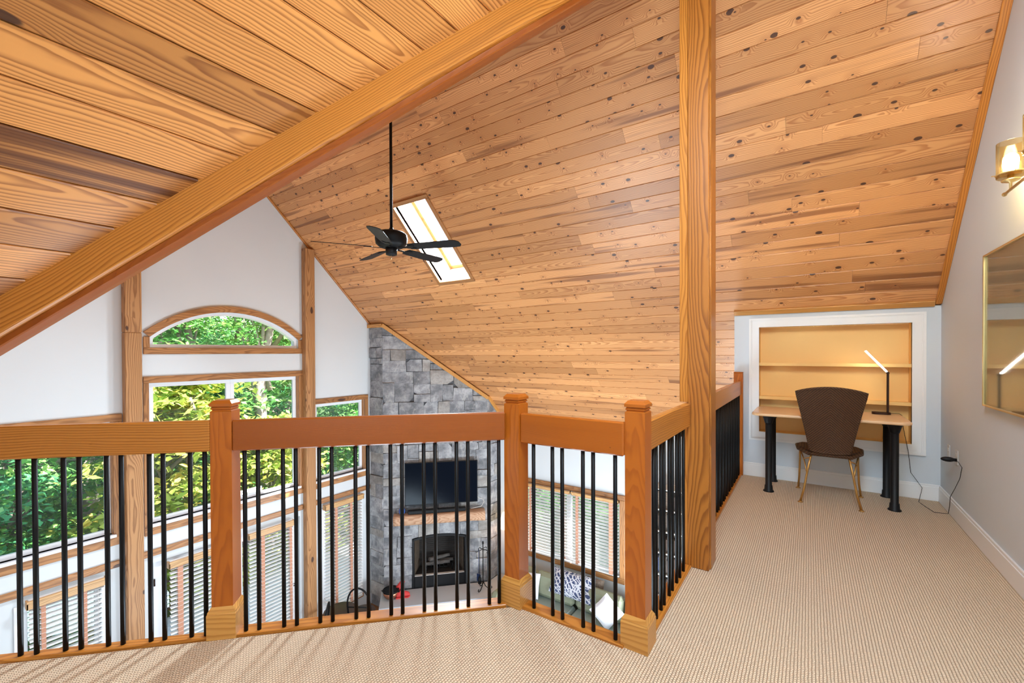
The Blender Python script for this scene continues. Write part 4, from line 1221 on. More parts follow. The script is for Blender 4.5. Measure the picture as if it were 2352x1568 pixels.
for x in (-0.6, 0.55): m.prism([(0, 0), (0.10, 0), (0, -0.13)], x - 0.04, x + 0.04, Matrix(((0, 0, 1, 0), (0, 1, 0, -0.09), (1, 0, 0, 0.01), (0, 0, 0, 1))))
m.build('bracket', M['stone'], mt)
# television, soundbar, ornament on the mantel
tv = thing('television', 'wide black flat television hung on the stone chimney', 'television')
tv.matrix_world = T_CF @ Matrix.Translation((1.055, -1.075, 0.11))
def tvp(name, mat, *b, c=0.004):
    m = MB(); m.box(*b, c); return m.build(name, mat, tv)
tvp('housing', M['blackmat'], -0.675, 0.675, -0.395, 0.395, -0.035, 0.0)
tvp('screen', M['tvglass'], -0.665, 0.665, -0.378, 0.386, 0.0, 0.003, c=0.001)
tvp('lower_bezel', M['blackmat'], -0.675, 0.675, -0.395, -0.379, 0.0005, 0.006, c=0.002)
tvp('wall_mount', M['blackmat'], -0.2, 0.2, -0.15, 0.15, -0.068, -0.036)
sb = thing('soundbar', 'long black soundbar on the mantel below the television', 'soundbar')
sb.matrix_world = T_CF @ Matrix.Translation((1.0, -1.605, 0.15))
m = MB(); m.box(-0.56, 0.5, 0.0, 0.065, -0.04, 0.04, 0.008); m.build('body', M['blackmat'], sb)
m = MB(); m.box(-0.55, 0.49, 0.008, 0.057, 0.0405, 0.043, 0.002); m.build('grille', M['black'], sb)
om = thing('ornament', 'small blue and white ceramic ornament at the left end of the mantel', 'ornament')
om.matrix_world = T_CF @ Matrix.Translation((0.33, -1.605, 0.13)) @ Matrix.Rotation(-PI / 2, 4, 'X')
m = MB(); m.lathe([(0.03, 0), (0.055, 0.02), (0.062, 0.06), (0.045, 0.10), (0.03, 0.115), (0.034, 0.125)], 0, 0, 16); m.build('body', M['blueglaze'], om)
m = MB(); m.sphere((0, 0, 0.15), 0.032); m.build('lid', M['linen'], om)
cb = MB(); cb.tube([T_CF @ Vector(p) for p in ((1.70, -1.37, 0.06), (1.76, -1.42, 0.05), (1.84, -1.45, 0.05), (1.86, -1.5, 0.05), (1.8, -1.56, 0.12), (1.6, -1.585, 0.14))], 0.005, 6)
tag(cb.build('cable', M['plate']), 'thin white cable looping down beside the television', 'cable')

# fire tools
ftl = thing('fireplace_tools', 'black wrought iron fire tool stand at the right of the hearth', 'fireplace tools', (-5.02, 6.33, -3.051))
def ft(name, mat, fn):
    m = MB(); fn(m); return m.build(name, mat, ftl)
def feet(m):
    for k in range(3):
        a = 0.6 + 2 * PI * k / 3
        c_, s_ = math.cos(a), math.sin(a)
        m.tube([(0.0, 0.0, 0.16), (0.04 * c_, 0.04 * s_, 0.06), (0.10 * c_, 0.10 * s_, 0.012), (0.145 * c_, 0.145 * s_, 0.012), (0.165 * c_, 0.165 * s_, 0.035), (0.15 * c_, 0.15 * s_, 0.055), (0.135 * c_, 0.135 * s_, 0.045)], 0.008, 6)
ft('foot_scrolls', M['black'], feet)
ft('stem', M['black'], lambda m: (m.tube([(0, 0, 0.1), (0, 0, 0.84)], 0.009, 8), m.lathe([(0.004, 0.83), (0.018, 0.845), (0.012, 0.865), (0.02, 0.88), (0.003, 0.90)], 0, 0, 8), m.tube([(-0.09, 0, 0.70), (-0.11, 0, 0.73), (-0.08, 0, 0.755), (0, 0, 0.74), (0.08, 0, 0.755), (0.11, 0, 0.73), (0.09, 0, 0.70)], 0.007, 6)))
ft('hook_arm', M['black'], lambda m: (m.tube([(0, -0.1, 0.72), (0, -0.11, 0.745), (0, -0.07, 0.76), (0, 0.07, 0.76), (0, 0.11, 0.745), (0, 0.1, 0.72)], 0.006, 6)))
M['toolblue'] = plain('blue_steel', srgb(28, 50, 92), 0.4, 0.4)
ft('shovel', M['toolblue'], lambda m: (m.tube([(-0.105, 0, 0.72), (-0.105, 0, 0.25)], 0.006, 6), m.box(-0.15, -0.06, -0.008, 0.008, 0.11, 0.25, 0.006)))
ft('poker', M['black'], lambda m: m.tube([(0.105, 0, 0.73), (0.105, 0, 0.18), (0.12, 0, 0.15)], 0.006, 6))
ft('brush', M['black'], lambda m: (m.tube([(0, -0.1, 0.73), (0, -0.1, 0.28)], 0.006, 6), m.lathe([(0.012, 0.28), (0.03, 0.24), (0.034, 0.15), (0.02, 0.14)], 0, -0.1, 10)))
# copper pan and red shoes on the hearth
bk = thing('copper_bowl', 'black and copper bowl at the left end of the hearth', 'bowl', (-6.22, 5.17, -3.051))
m = MB(); m.lathe([(0.05, 0.0), (0.10, 0.02), (0.135, 0.08), (0.14, 0.13), (0.130, 0.13), (0.10, 0.04), (0.02, 0.03)], 0, 0, 20); m.build('body', M['copper'], bk)
m = MB(); m.lathe([(0.143, 0.125), (0.147, 0.15), (0.128, 0.15), (0.126, 0.125)], 0, 0, 20); m.lathe([(0.12, 0.05), (0.125, 0.145)], 0, 0, 16); m.build('black_rim', M['black'], bk)
def shoe(label, loc, rot):
    t = thing('shoe', label, 'shoe', loc, 0, 'red shoes beside the copper bowl')
    t.rotation_euler = rot
    m = MB()
    prof = [(-0.12, 0.030, 0.035), (-0.10, 0.040, 0.05), (-0.03, 0.038, 0.055), (0.04, 0.046, 0.045), (0.09, 0.044, 0.035), (0.12, 0.026, 0.022)]
    vs = []
    for x, ry_, rz_ in prof:
        for k in range(12):
            a = 2 * PI * k / 12; vs.append((x, ry_ * math.cos(a), 0.02 + rz_ + rz_ * math.sin(a)))
    fs = [(i * 12 + k, i * 12 + (k + 1) % 12, (i + 1) * 12 + (k + 1) % 12, (i + 1) * 12 + k) for i in range(5) for k in range(12)] + [tuple(reversed(range(12))), tuple(60 + k for k in range(12))]
    m.add(vs, fs, True); m.build('upper', M['red'], t)
    m = MB(); m.prism([(-0.125, -0.036), (0.0, -0.038), (0.09, -0.048), (0.13, 0.0), (0.09, 0.048), (0.0, 0.038), (-0.125, 0.036)], 0.0, 0.02); m.build('sole', M['red'], t)
    m = MB(); m.sphere((-0.075, 0, 0.115), 0.035, 0.026, 0.012, 10, 6); m.build('opening', M['blackmat'], t)
shoe('red shoe leaning upright against the stone beside the copper bowl', (-6.12, 5.36, -2.93), (0, -1.25, 0.7))
shoe('red shoe standing on the hearth in front of its leaning pair', (-6.05, 5.30, -3.051), (0, 0, 0.9))

# ------------------------------------------------------------------ furniture of the lower room
def pillow(m, w_, h_, th, n=12):
    vs = []; fs = []
    for sgn in (1, -1):
        for i in range(n + 1):
            for j in range(n + 1):
                u, v = 2 * i / n - 1, 2 * j / n - 1
                pin = 1 - 0.07 * (1 - abs(u)) * abs(v) ** 3; pin2 = 1 - 0.07 * (1 - abs(v)) * abs(u) ** 3
                t_ = ((1 - abs(u) ** 2.6) * (1 - abs(v) ** 2.6)) ** 0.55
                vs.append((u * w_ / 2 * pin2, v * h_ / 2 * pin, sgn * th / 2 * t_))
    q = (n + 1) ** 2
    for s_ in (0, 1):
        for i in range(n):
            for j in range(n):
                a = s_ * q + i * (n + 1) + j
                f = (a, a + n + 1, a + n + 2, a + 1)
                fs.append(f if s_ == 0 else tuple(reversed(f)))
    return m.add(vs, fs, True)
sfx, sfy = -3.5, 6.45
sofa = thing('sofa', 'sage green sofa under the wide window behind the railing', 'sofa', (sfx, sfy, ZF))
def sp_(name, mat, b, c=0.03):
    m = MB(); m.box(b[0] - sfx, b[1] - sfx, b[2] - sfy, b[3] - sfy, b[4], b[5], c); return m.build(name, mat, sofa)
sp_('base', M['sage'], (-4.46, -2.05, 6.02, 6.88, 0.06, 0.28))
sp_('back_frame', M['sage'], (-4.46, -2.05, 6.74, 6.92, 0.28, 0.72), 0.04)
sp_('arm', M['sage'], (-4.62, -4.42, 6.0, 6.9, 0.06, 0.58), 0.06); sp_('arm', M['sage'], (-2.09, -1.86, 6.0, 6.9, 0.06, 0.62), 0.06)
for a, b in ((-4.41, -3.26), (-3.24, -2.10)): sp_('seat_cushion', M['sageseat'], (a, b, 5.98, 6.66, 0.285, 0.45), 0.04)
for a, b, r_ in ((-4.42, -4.06, -0.05), (-4.04, -3.26, 0.0), (-3.24, -2.42, 0.0), (-2.40, -2.11, 0)):
    m = MB(); m.box(-(b - a) / 2, (b - a) / 2, -0.09, 0.09, -0.20, 0.20, 0.06)
    o = m.build('back_cushion', M['sage'], sofa); o.location = ((a + b) / 2 - sfx, 6.64 - sfy, 0.655); o.rotation_euler = (-0.2, 0, r_)
for x in (-4.4, -2.1):
    for y in (6.1, 6.8):
        m = MB(); m.lathe([(0.02, 0), (0.03, 0.06)], x - sfx, y - sfy, 10); m.build('foot', M['darkwood'], sofa)
def throw_pillow(label, mat, loc, rot, w_, h_, th, pipe=None):
    t = thing('throw_pillow', label, 'pillow', loc); t.rotation_euler = rot
    m = MB(); pillow(m, w_, h_, th); m.build('cover', mat, t)
    m = MB(); m.tube([(-w_ / 2, -h_ / 2, 0), (0, -h_ / 2 * 0.94, 0), (w_ / 2, -h_ / 2, 0), (w_ / 2 * 0.94, 0, 0), (w_ / 2, h_ / 2, 0), (0, h_ / 2 * 0.94, 0), (-w_ / 2, h_ / 2, 0), (-w_ / 2 * 0.94, 0, 0), (-w_ / 2, -h_ / 2, 0)], 0.004, 5); m.build('piping', pipe or mat, t)
    return t
throw_pillow('navy and white patterned long pillow across the back of the sofa', M['navy'], (-3.33, 6.62, -2.60), (1.0, 0, 0.0), 0.78, 0.40, 0.16)
throw_pillow('plain white pillow at the left on the sofa seat', M['linen'], (-4.10, 6.44, -2.74), (1.15, 0, 0.25), 0.42, 0.40, 0.14)
throw_pillow('plain white pillow standing on its corner at the right of the sofa', M['linen'], (-2.62, 6.42, -2.72), (1.2, 0.75, 0.1), 0.38, 0.38, 0.12)
M['spot'] = pattern_mat()
M['leopard'] = plain('brown_spotted_fabric', srgb(120, 104, 90), 0.85, var=0.8, scale=60)
throw_pillow('small brown speckled pillow behind the navy patterned one', M['leopard'], (-2.98, 6.80, -2.60), (1.3, 0, 0.0), 0.30, 0.26, 0.10)
# lamp between chimney and sofa
lp = thing('table_lamp', 'lit table lamp with pale shade mostly behind the middle newel', 'lamp', (-4.78, 6.78, ZF))
m = MB(); m.lathe([(0.13, 0.0), (0.13, 0.02), (0.015, 0.04), (0.012, 1.25), (0.01, 1.5)], 0, 0, 16); m.build('stand', M['bronze'], lp)
m = MB(); m.lathe([(0.17, 1.42), (0.10, 1.68), (0.098, 1.68), (0.168, 1.42)], 0, 0, 20); m.build('shade', M['shadeglass'], lp)
# hoop backed chairs and small table beneath the gable windows
def hoop_chair(label, x, y, rz):
    t = thing('hoop_chair', label, 'chair', (x, y, ZF), rz, 'black hoop back chairs')
    def P(name, mat, fn):
        m = MB(); fn(m); return m.build(name, mat, t)
    P('seat', M['darkwood'], lambda m: m.lathe([(0.17, 0.44), (0.20, 0.45), (0.205, 0.465), (0.19, 0.475), (0.02, 0.478)], 0, 0, 24))
    P('back_hoop', M['black'], lambda m: m.tube([(-0.19, -0.12, 0.46)] + [(0.19 * -math.cos(PI * i / 14) * (1.0), -0.16 - 0.04 * math.sin(PI * i / 14), 0.66 + 0.30 * math.sin(PI * i / 14)) for i in range(15)] + [(0.19, -0.12, 0.46)], 0.014, 8))
    P('back_rail', M['black'], lambda m: m.tube([(-0.185, -0.15, 0.62), (0, -0.18, 0.64), (0.185, -0.15, 0.62)], 0.010, 8))
    for sx in (-1, 1):
        for sy in (-1, 1):
            P('leg', M['black'], lambda m: m.tube([(sx * 0.14, sy * 0.13, 0.45), (sx * 0.19, sy * 0.18, 0.0)], 0.011, 8))
hoop_chair('black hoop-back chair nearer the stone chimney, only its top in view', -6.12, 4.50, 0.55)
hoop_chair('black hoop-back chair under the blind beside the right timber post', -6.16, 3.67, 2.4)
bt = thing('side_table', 'dark round side table under the low window by the chimney', 'table', (-6.42, 4.28, ZF))
m = MB(); m.lathe([(0.23, 0.47), (0.26, 0.475), (0.26, 0.49), (0.24, 0.50), (0.01, 0.50)], 0, 0, 28); m.build('table_top', M['darkwood'], bt)
m = MB(); m.lathe([(0.17, 0), (0.16, 0.02), (0.03, 0.05), (0.03, 0.46), (0.12, 0.47)], 0, 0, 16); m.build('pedestal', M['darkwood'], bt)
# bookcase on the eave wall, seen through the short railing
bc = thing('bookcase', 'tall cream bookcase glimpsed through the receding balusters', 'bookcase', (-1.55, 6.84, ZF))
for nm, b in (('side_panel', (-0.44, -0.42, -0.15, 0.15, 0, 2.68)), ('side_panel', (0.42, 0.44, -0.15, 0.15, 0, 2.68)), ('back_panel', (-0.42, 0.42, 0.138, 0.148, 0, 2.66)), ('top_panel', (-0.42, 0.42, -0.15, 0.138, 2.66, 2.68))):
    m = MB(); m.box(*b, 0.002); m.build(nm, M['plate'], bc)
for i in range(8):
    m = MB(); m.box(-0.42, 0.42, -0.15, 0.137, 0.04 + i * 0.33, 0.06 + i * 0.33, 0.002); m.build('shelf', M['plate'], bc)
bcol = [M['darkwood'], M['blackmat'], M['darkwood'], M['toolblue'], M['leopard'], M['log'], M['leopard']]
for i in (3, 4, 5, 6, 7):
    x = -0.40
    for q in range(8):
        wd = R.uniform(0.025, 0.05); h_ = R.uniform(0.2, 0.27)
        bm = MB(); bm.box(0, wd, -0.075, 0.075, 0, h_, 0.002)
        o = bm.build('book', R.choice(bcol)); o.location = (-1.55 + x, 6.80, ZF + 0.0605 + i * 0.33)
        tag(o, 'upright book on the cream bookcase behind the balusters', 'book', 'books on the cream bookcase')
        x += wd + 0.004

# ------------------------------------------------------------------ ceiling fan
FX, FY, FZ = -3.528, 2.965, 2.42
fan = thing('ceiling_fan', 'black five-blade ceiling fan hanging on a long rod', 'ceiling fan', (FX, FY, FZ))
def fp_(name, mat, fn):
    m = MB(); fn(m); return m.build(name, mat, fan)
fp_('canopy', M['black'], lambda m: m.lathe([(0.075, ZR - FZ - 0.02), (0.072, ZR - FZ - 0.06), (0.04, ZR - FZ - 0.10), (0.016, ZR - FZ - 0.11)], 0, 0, 20))
fp_('rod', M['black'], lambda m: m.tube([(0, 0, 0.19), (0, 0, ZR - FZ - 0.09)], 0.0145, 12))
fp_('motor_housing', M['black'], lambda m: m.lathe([(0.018, 0.215), (0.03, 0.19), (0.05, 0.178), (0.13, 0.168), (0.158, 0.145), (0.163, 0.10), (0.155, 0.05), (0.12, 0.02), (0.07, 0.01)], 0, 0, 32))
fp_('switch_housing', M['blackmat'], lambda m: m.lathe([(0.06, 0.012), (0.057, -0.03), (0.055, -0.06), (0.03, -0.068), (0.01, -0.07)], 0, 0, 24))
fp_('pull_chain', M['brass'], lambda m: (m.tube([(0.03, -0.03, -0.06), (0.03, -0.03, -0.10)], 0.0015, 5), m.lathe([(0.002, -0.12), (0.006, -0.11), (0.003, -0.095)], 0.03, -0.03, 8)))
for k in range(5):
    a = math.radians(20 + 72 * k)
    Tb = Matrix.Rotation(a, 4, 'Z') @ Matrix.Translation((0, 0, 0.012)) @ Matrix.Rotation(math.radians(-13), 4, 'X')
    out = [(0.20, -0.055), (0.30, -0.062), (0.66, -0.072), (0.715, -0.062), (0.745, -0.03), (0.75, 0.03), (0.73, 0.062), (0.66, 0.072), (0.30, 0.062), (0.20, 0.055), (0.185, 0.0)]
    m = MB(); m.prism(out, -0.003, 0.003, Tb); m.build('blade', M['blackmat'], fan)
    m = MB(); m.box(0.08, 0.19, -0.012, 0.012, -0.010, -0.003, 0.002, Tb); m.prism([(0.17, -0.02), (0.25, -0.045), (0.27, -0.03), (0.24, 0), (0.27, 0.03), (0.25, 0.045), (0.17, 0.02)], -0.0085, -0.0035, Tb); m.build('blade_bracket', M['black'], fan)

# ------------------------------------------------------------------ desk, chair, lamp, cord
DX, DY = 0.12, 5.07
dk = thing('desk', 'small pale maple desk with four black tube legs', 'desk', (DX, DY, 0))
def rr_rect(x0, x1, y0, y1, r, n=6):
    P_ = []
    for cx, cy, a0_ in ((x1 - r, y1 - r, 0), (x0 + r, y1 - r, 90), (x0 + r, y0 + r, 180), (x1 - r, y0 + r, 270)):
        for i in range(n + 1):
            a = math.radians(a0_ + 90 * i / n); P_.append((cx + r * math.cos(a), cy + r * math.sin(a)))
    return P_
m = MB()
lay = [(0.0, 0.742), (-0.006, 0.746), (-0.008, 0.756), (-0.006, 0.764), (0.004, 0.770)]
base = lambda e: rr_rect(-0.455 - DX + e, 0.695 - DX - e, 4.755 - DY + e, 5.385 - DY - e, 0.07)
pts = [base(e) for e, z in lay]
n = len(pts[0])
vs = [(p[0], p[1], lay[i][1]) for i, l in enumerate(pts) for p in l]
fs = [(i * n + k, i * n + (k + 1) % n, (i + 1) * n + (k + 1) % n, (i + 1) * n + k) for i in range(len(lay) - 1) for k in range(n)]
fs += [tuple(reversed(range(n))), tuple((len(lay) - 1) * n + k for k in range(n))]
m.add(vs, fs); m.build('desk_top', M['maple'], dk)
for x, y in ((-0.325, 4.875), (-0.315, 5.29), (0.60, 4.875), (0.595, 5.29)):
    m = MB()
    m.lathe([(0.047, 0.001), (0.046, 0.008), (0.036, 0.018), (0.033, 0.06), (0.028, 0.064), (0.028, 0.70)], x - DX, y - DY, 20)
    m.build('leg', M['blackmat'], dk)
    m = MB()
    m.lathe([(0.031, 0.66), (0.034, 0.67), (0.05, 0.725), (0.066, 0.735), (0.066, 0.7415)], x - DX, y - DY, 20)
    m.build('leg_bracket', M['blackmat'], dk)

CX, CY_ = 0.15, 4.93
cha = thing('wicker_chair', 'brown woven wicker chair with slim gilt metal legs facing the desk', 'chair', (CX, CY_, 0))
def cpt(name, mat, fn):
    m = MB(); fn(m); return m.build(name, mat, cha)
# backrest: curved woven panel, wider at the top
def back_grid(off):
    g = []
    for i in range(15):
        t_ = i / 14
        row = []
        for j in range(13):
            s_ = 2 * j / 12 - 1
            hw_ = 0.142 + (0.245 - 0.142) * t_ ** 1.1
            z_ = 0.47 + (0.53 + 0.042 * (1 - s_ * s_)) * t_ - 0.012 * (1 - s_ * s_) * (1 - t_)
            y_ = -0.20 - 0.12 * t_ + 0.02 * math.sin(t_ * PI) - 0.03 * (1 - s_ * s_) * (0.5 + t_ * 0.5)
            row.append((s_ * hw_, y_ + off, z_))
        g.append(row)
    return g
def backm(m):
    A_, B_ = back_grid(-0.008), back_grid(0.008)
    vs = [p for r_ in A_ for p in r_] + [p for r_ in B_ for p in r_]
    n1, n2 = 15, 13; q = n1 * n2; fs = []
    for i in range(n1 - 1):
        for j in range(n2 - 1):
            a = i * n2 + j
            fs.append((a, a + 1, a + n2 + 1, a + n2)); fs.append((q + a, q + a + n2, q + a + n2 + 1, q + a + 1))
    m.add(vs, fs, True)
cpt('backrest', M['wicker'], backm)
gg = back_grid(0)
rim = [gg[i][0] for i in range(15)] + [gg[14][j] for j in range(1, 13)] + [gg[i][12] for i in range(13, -1, -1)]
cpt('backrest_rim', M['wicker'], lambda m: (m.tube(rim, 0.012, 8), m.tube([gg[0][j] for j in range(13)], 0.012, 8)))
# seat
def seatm(m):
    P_ = [(-0.155, -0.20), (0.155, -0.20), (0.235, 0.0), (0.25, 0.20), (0.22, 0.25), (-0.22, 0.25), (-0.25, 0.20), (-0.235, 0.0)]
    m.prism(P_, 0.425, 0.452)
    m.prism([(x * 0.93, y * 0.93) for x, y in P_], 0.452, 0.462)
    m.tube([(x, y, 0.437) for x, y in P_ + P_[:1]], 0.016, 8)
cpt('seat', M['wicker'], seatm)
for fx, fy, tx, ty in ((-0.216, -0.245, -0.135, -0.19), (0.217, -0.24, 0.135, -0.19), (-0.24, 0.235, -0.225, 0.20), (0.246, 0.21, 0.225, 0.20)):
    rear = ty < 0
    def lg(m):
        if rear: m.tube([(tx, ty, 0.43), (tx + (fx - tx) * 0.35, ty - 0.01, 0.28), (tx + (fx - tx) * 0.65, ty + (fy - ty) * 0.6, 0.12), (fx, fy, 0.006)], 0.0085, 8)
        else: m.tube([(tx, ty, 0.43), (tx + 0.0, ty + 0.01, 0.30), (tx + (fx - tx) * 0.4, ty + 0.02, 0.12), (fx, fy, 0.006)], 0.0085, 8)
        m.lathe([(0.021, 0.0), (0.021, 0.004), (0.009, 0.012)], fx, fy, 10)
    cpt('leg', M['gold'], lg)
for sx in (-1, 1):
    cpt('brace', M['gold'], lambda m: (m.tube([(sx * 0.165, -0.21, 0.25), (sx * 0.19, -0.1, 0.36), (sx * 0.22, 0.02, 0.425)], 0.006, 6), m.tube([(sx * 0.150, -0.2, 0.40), (sx * 0.19, -0.12, 0.37), (sx * 0.222, 0.15, 0.40)], 0.005, 6)))

lm = thing('desk_lamp', 'slim dark desk lamp with a lit white LED bar on the desk', 'lamp', (0.60, 5.28, 0.771))
def lpt(name, mat, fn):
    m = MB(); fn(m); return m.build(name, mat, lm)
lpt('base', M['bronze'], lambda m: m.prism([(p[0], p[1]) for p in rr_rect(-0.115, 0.02, -0.05, 0.04, 0.03)], 0.0, 0.018))
lpt('post', M['bronze'], lambda m: m.box(-0.009, 0.009, -0.006, 0.006, 0.018, 0.385, 0.003))
dv = Vector((-0.161, 0, 0.202)); dvn = dv.normalized()
Tl = frame((0, 0, 0.385), dvn, (0, 1, 0), dvn.cross(Vector((0, 1, 0))))
lpt('arm', M['bronze'], lambda m: (m.box(0, 0.268, -0.013, 0.013, -0.007, -0.001, 0.002, Tl), m.tube([(0, -0.014, 0.383), (0, 0.014, 0.383)], 0.012, 10)))
lpt('light_bar', M['ledlight'], lambda m: (m.box(0.012, 0.262, -0.011, 0.011, -0.0009, 0.006, 0.002, Tl), m.box(0.012, 0.262, -0.0185, -0.0135, -0.006, 0.004, 0.001, Tl)))
cord = MB()
cord.tube([(0.93, 4.83, 0.478), (0.948, 4.70, 0.50), (0.955, 4.63, 0.47), (0.95, 4.66, 0.38), (0.95, 4.79, 0.272), (0.95, 4.93, 0.165), (0.952, 4.96, 0.08), (0.952, 5.00, 0.006), (0.91, 4.99, 0.005), (0.865, 4.985, 0.005), (0.83, 5.14, 0.005), (0.808, 5.24, 0.008), (0.845, 5.33, 0.116), (0.77, 5.35, 0.241), (0.754, 5.35, 0.42), (0.72, 5.355, 0.637), (0.71, 5.37, 0.76), (0.69, 5.36, 0.776), (0.62, 5.33, 0.776), (0.60, 5.30, 0.78)], 0.0022, 6)
cord.v = [(x - 0.60, y - 5.28, z - 0.771) for x, y, z in cord.v]
cord.build('power_cord', M['blackmat'], lm)['label'] = 'thin black cord running across the carpet to the wall socket'
# sockets and adapter
for y, lb in ((5.11, 'blank cream wall plate nearer the corner'), (4.86, 'cream wall socket with the black adapter')):
    t = thing('wall_socket', lb, 'socket', (XR, y, 0.505), 0)
    m = MB(); m.box(-0.006, 0.0, -0.036, 0.036, -0.058, 0.058, 0.003); m.build('plate', M['plate'], t)
    for z in (-0.02, 0.02):
        m = MB(); m.box(-0.009, -0.0061, -0.016, 0.016, z - 0.014, z + 0.014, 0.003); m.build('outlet_face', M['plate'], t)
ad = MB(); ad.sphere((0, 0, 0), 0.044, 0.024, 0.020, 14, 8); ad.tube([(0.0, 0, 0), (0.05, 0, 0)], 0.012, 8)
o = ad.build('power_adapter', M['blackmat'], loc=(0.918, 4.84, 0.487)); tag(o, 'oval black power adapter plugged into the right wall socket', 'adapter')

# ------------------------------------------------------------------ sconce and framed picture
sn = thing('wall_sconce', 'pale brass wall sconce with amber glass shades and lit bulb', 'sconce', (XR, 3.15, 2.19))
def snp(name, mat, fn):
    m = MB(); fn(m); return m.build(name, mat, sn)
snp('wall_plate', M['brass'], lambda m: m.box(-0.018, 0, -0.08, 0.08, -0.05, 0.05, 0.008))
snp('arm', M['brass'], lambda m: m.tube([(-0.01, 0, 0), (-0.116, 0, 0)], 0.009, 10))
snp('cross_bar', M['brass'], lambda m: (m.tube([(-0.116, -0.26, 0), (-0.116, 0.255, 0)], 0.007, 10), m.sphere((-0.116, 0.262, 0), 0.011), m.sphere((-0.116, -0.266, 0), 0.011)))
for y in (0.175, -0.175):
    snp('shade', M['amberglass'], lambda m: m.lathe([(0.050, 0.062), (0.053, 0.065), (0.053, 0.245), (0.051, 0.245), (0.051, 0.068), (0.048, 0.064)], -0.116, y, 28))
    snp('cup', M['brass'], lambda m: (m.lathe([(0.006, 0.0), (0.006, 0.035), (0.034, 0.045), (0.036, 0.052), (0.012, 0.056), (0.014, 0.09), (0.012, 0.094)], -0.116, y, 20), m.lathe([(0.054, 0.078), (0.057, 0.080), (0.057, 0.084), (0.054, 0.086)], -0.116, y, 28), m.tube([(-0.116, y + 0.075, 0.082), (-0.116, y - 0.075, 0.082)], 0.0025, 6), m.tube([(-0.116 - 0.07, y, 0.082), (-0.116 + 0.07, y, 0.082)], 0.0025, 6)))
    snp('bulb', M['bulb'], lambda m: m.lathe([(0.013, 0.092), (0.015, 0.105), (0.026, 0.125), (0.030, 0.148), (0.027, 0.168), (0.016, 0.182), (0.004, 0.187)], -0.116, y, 18))
pc = thing('framed_picture', 'large framed picture under glass with thin gold frame on the right wall', 'picture', (XR, 3.48, 1.487))
PW, PH = 0.65, 0.496
def pcp(name, mat, *bs, c=0.002):
    m = MB()
    for b in bs: m.box(*b, c)
    return m.build(name, mat, pc)
pcp('frame', M['brass'], (-0.032, 0, PW - 0.012, PW, -PH, PH), (-0.032, 0, -PW, -PW + 0.012, -PH, PH), (-0.032, 0, -PW + 0.012, PW - 0.012, PH - 0.012, PH), (-0.032, 0, -PW + 0.012, PW - 0.012, -PH, -PH + 0.012))
pcp('print', M['paper'], (-0.012, -0.006, -PW + 0.012, PW - 0.012, -PH + 0.012, PH - 0.012), c=0)
pcp('glazing', M['picglass'], (-0.024, -0.021, -PW + 0.012, PW - 0.012, -PH + 0.012, PH - 0.012), c=0)

# ------------------------------------------------------------------ outside: ground and trees
m = MB()
nx, ny = 40, 36
gv = []
for i in range(nx):
    for j in range(ny):
        X = XG - 0.6 - 44 * (i / (nx - 1)) ** 1.2 if True else 0
        Y = -34 + 80 * j / (ny - 1)
        Z = ZF - 0.9 - 1.2 * min(1, (XG - X) / 8) + max(0, (-X - 22)) * 0.32 + 0.4 * noise.noise(Vector((X * 0.2, Y * 0.2, 0)))
        gv.append((X, Y, Z))
m.add(gv, [(i * ny + j, i * ny + j + 1, (i + 1) * ny + j + 1, (i + 1) * ny + j) for i in range(nx - 1) for j in range(ny - 1)], True)
m.add([(XG - 1, YW + 0.3, ZF - 0.5), (14, YW + 0.3, ZF - 0.5), (14, 46, ZF - 0.5), (XG - 1, 46, ZF - 0.5)], [(0, 1, 2, 3)])
go = m.build('ground', M['ground']); struct(go, 'green wooded slope outside the windows', 'ground')

# pale deck outside the glazed doors, with a dark railing
M['deck'] = plain('weathered_deck', srgb(206, 208, 214), 0.7, var=0.12, scale=6)
dkk = thing('outdoor_deck', 'pale weathered deck outside the glazed doors behind the blinds', 'deck', (-8.4, 3.0, ZF - 0.12))
for i in range(19):
    m = MB(); m.box(-1.34 + i * 0.14, -1.34 + i * 0.14 + 0.134, -5.0, 5.5, 0.0, 0.03, 0.003); m.build('plank', M['deck'], dkk)
m = MB()
for y in (-4.5, -1.5, 1.5, 4.5): m.box(-1.25, 1.25, y - 0.03, y + 0.03, -0.18, -0.001)
m.build('joist', M['trim_x'], dkk)
dr = thing('deck_railing', 'dark railing at the outer edge of the pale deck', 'railing', (-9.66, 3.0, ZF - 0.088))
m = MB(); m.box(-0.04, 0.04, -5.0, 5.5, 0.92, 0.96, 0.005); m.build('top_rail', M['darkwood'], dr)
for i in range(8):
    m = MB(); m.box(-0.03, 0.03, -4.95 + i * 1.485 - 0.03, -4.95 + i * 1.485 + 0.03, 0.0, 0.92, 0.003); m.build('post', M['darkwood'], dr)
for z in (0.2, 0.44, 0.68):
    m = MB(); m.box(-0.012, 0.012, -4.95, 5.45, z, z + 0.03, 0.002); m.build('cross_rail', M['darkwood'], dr)

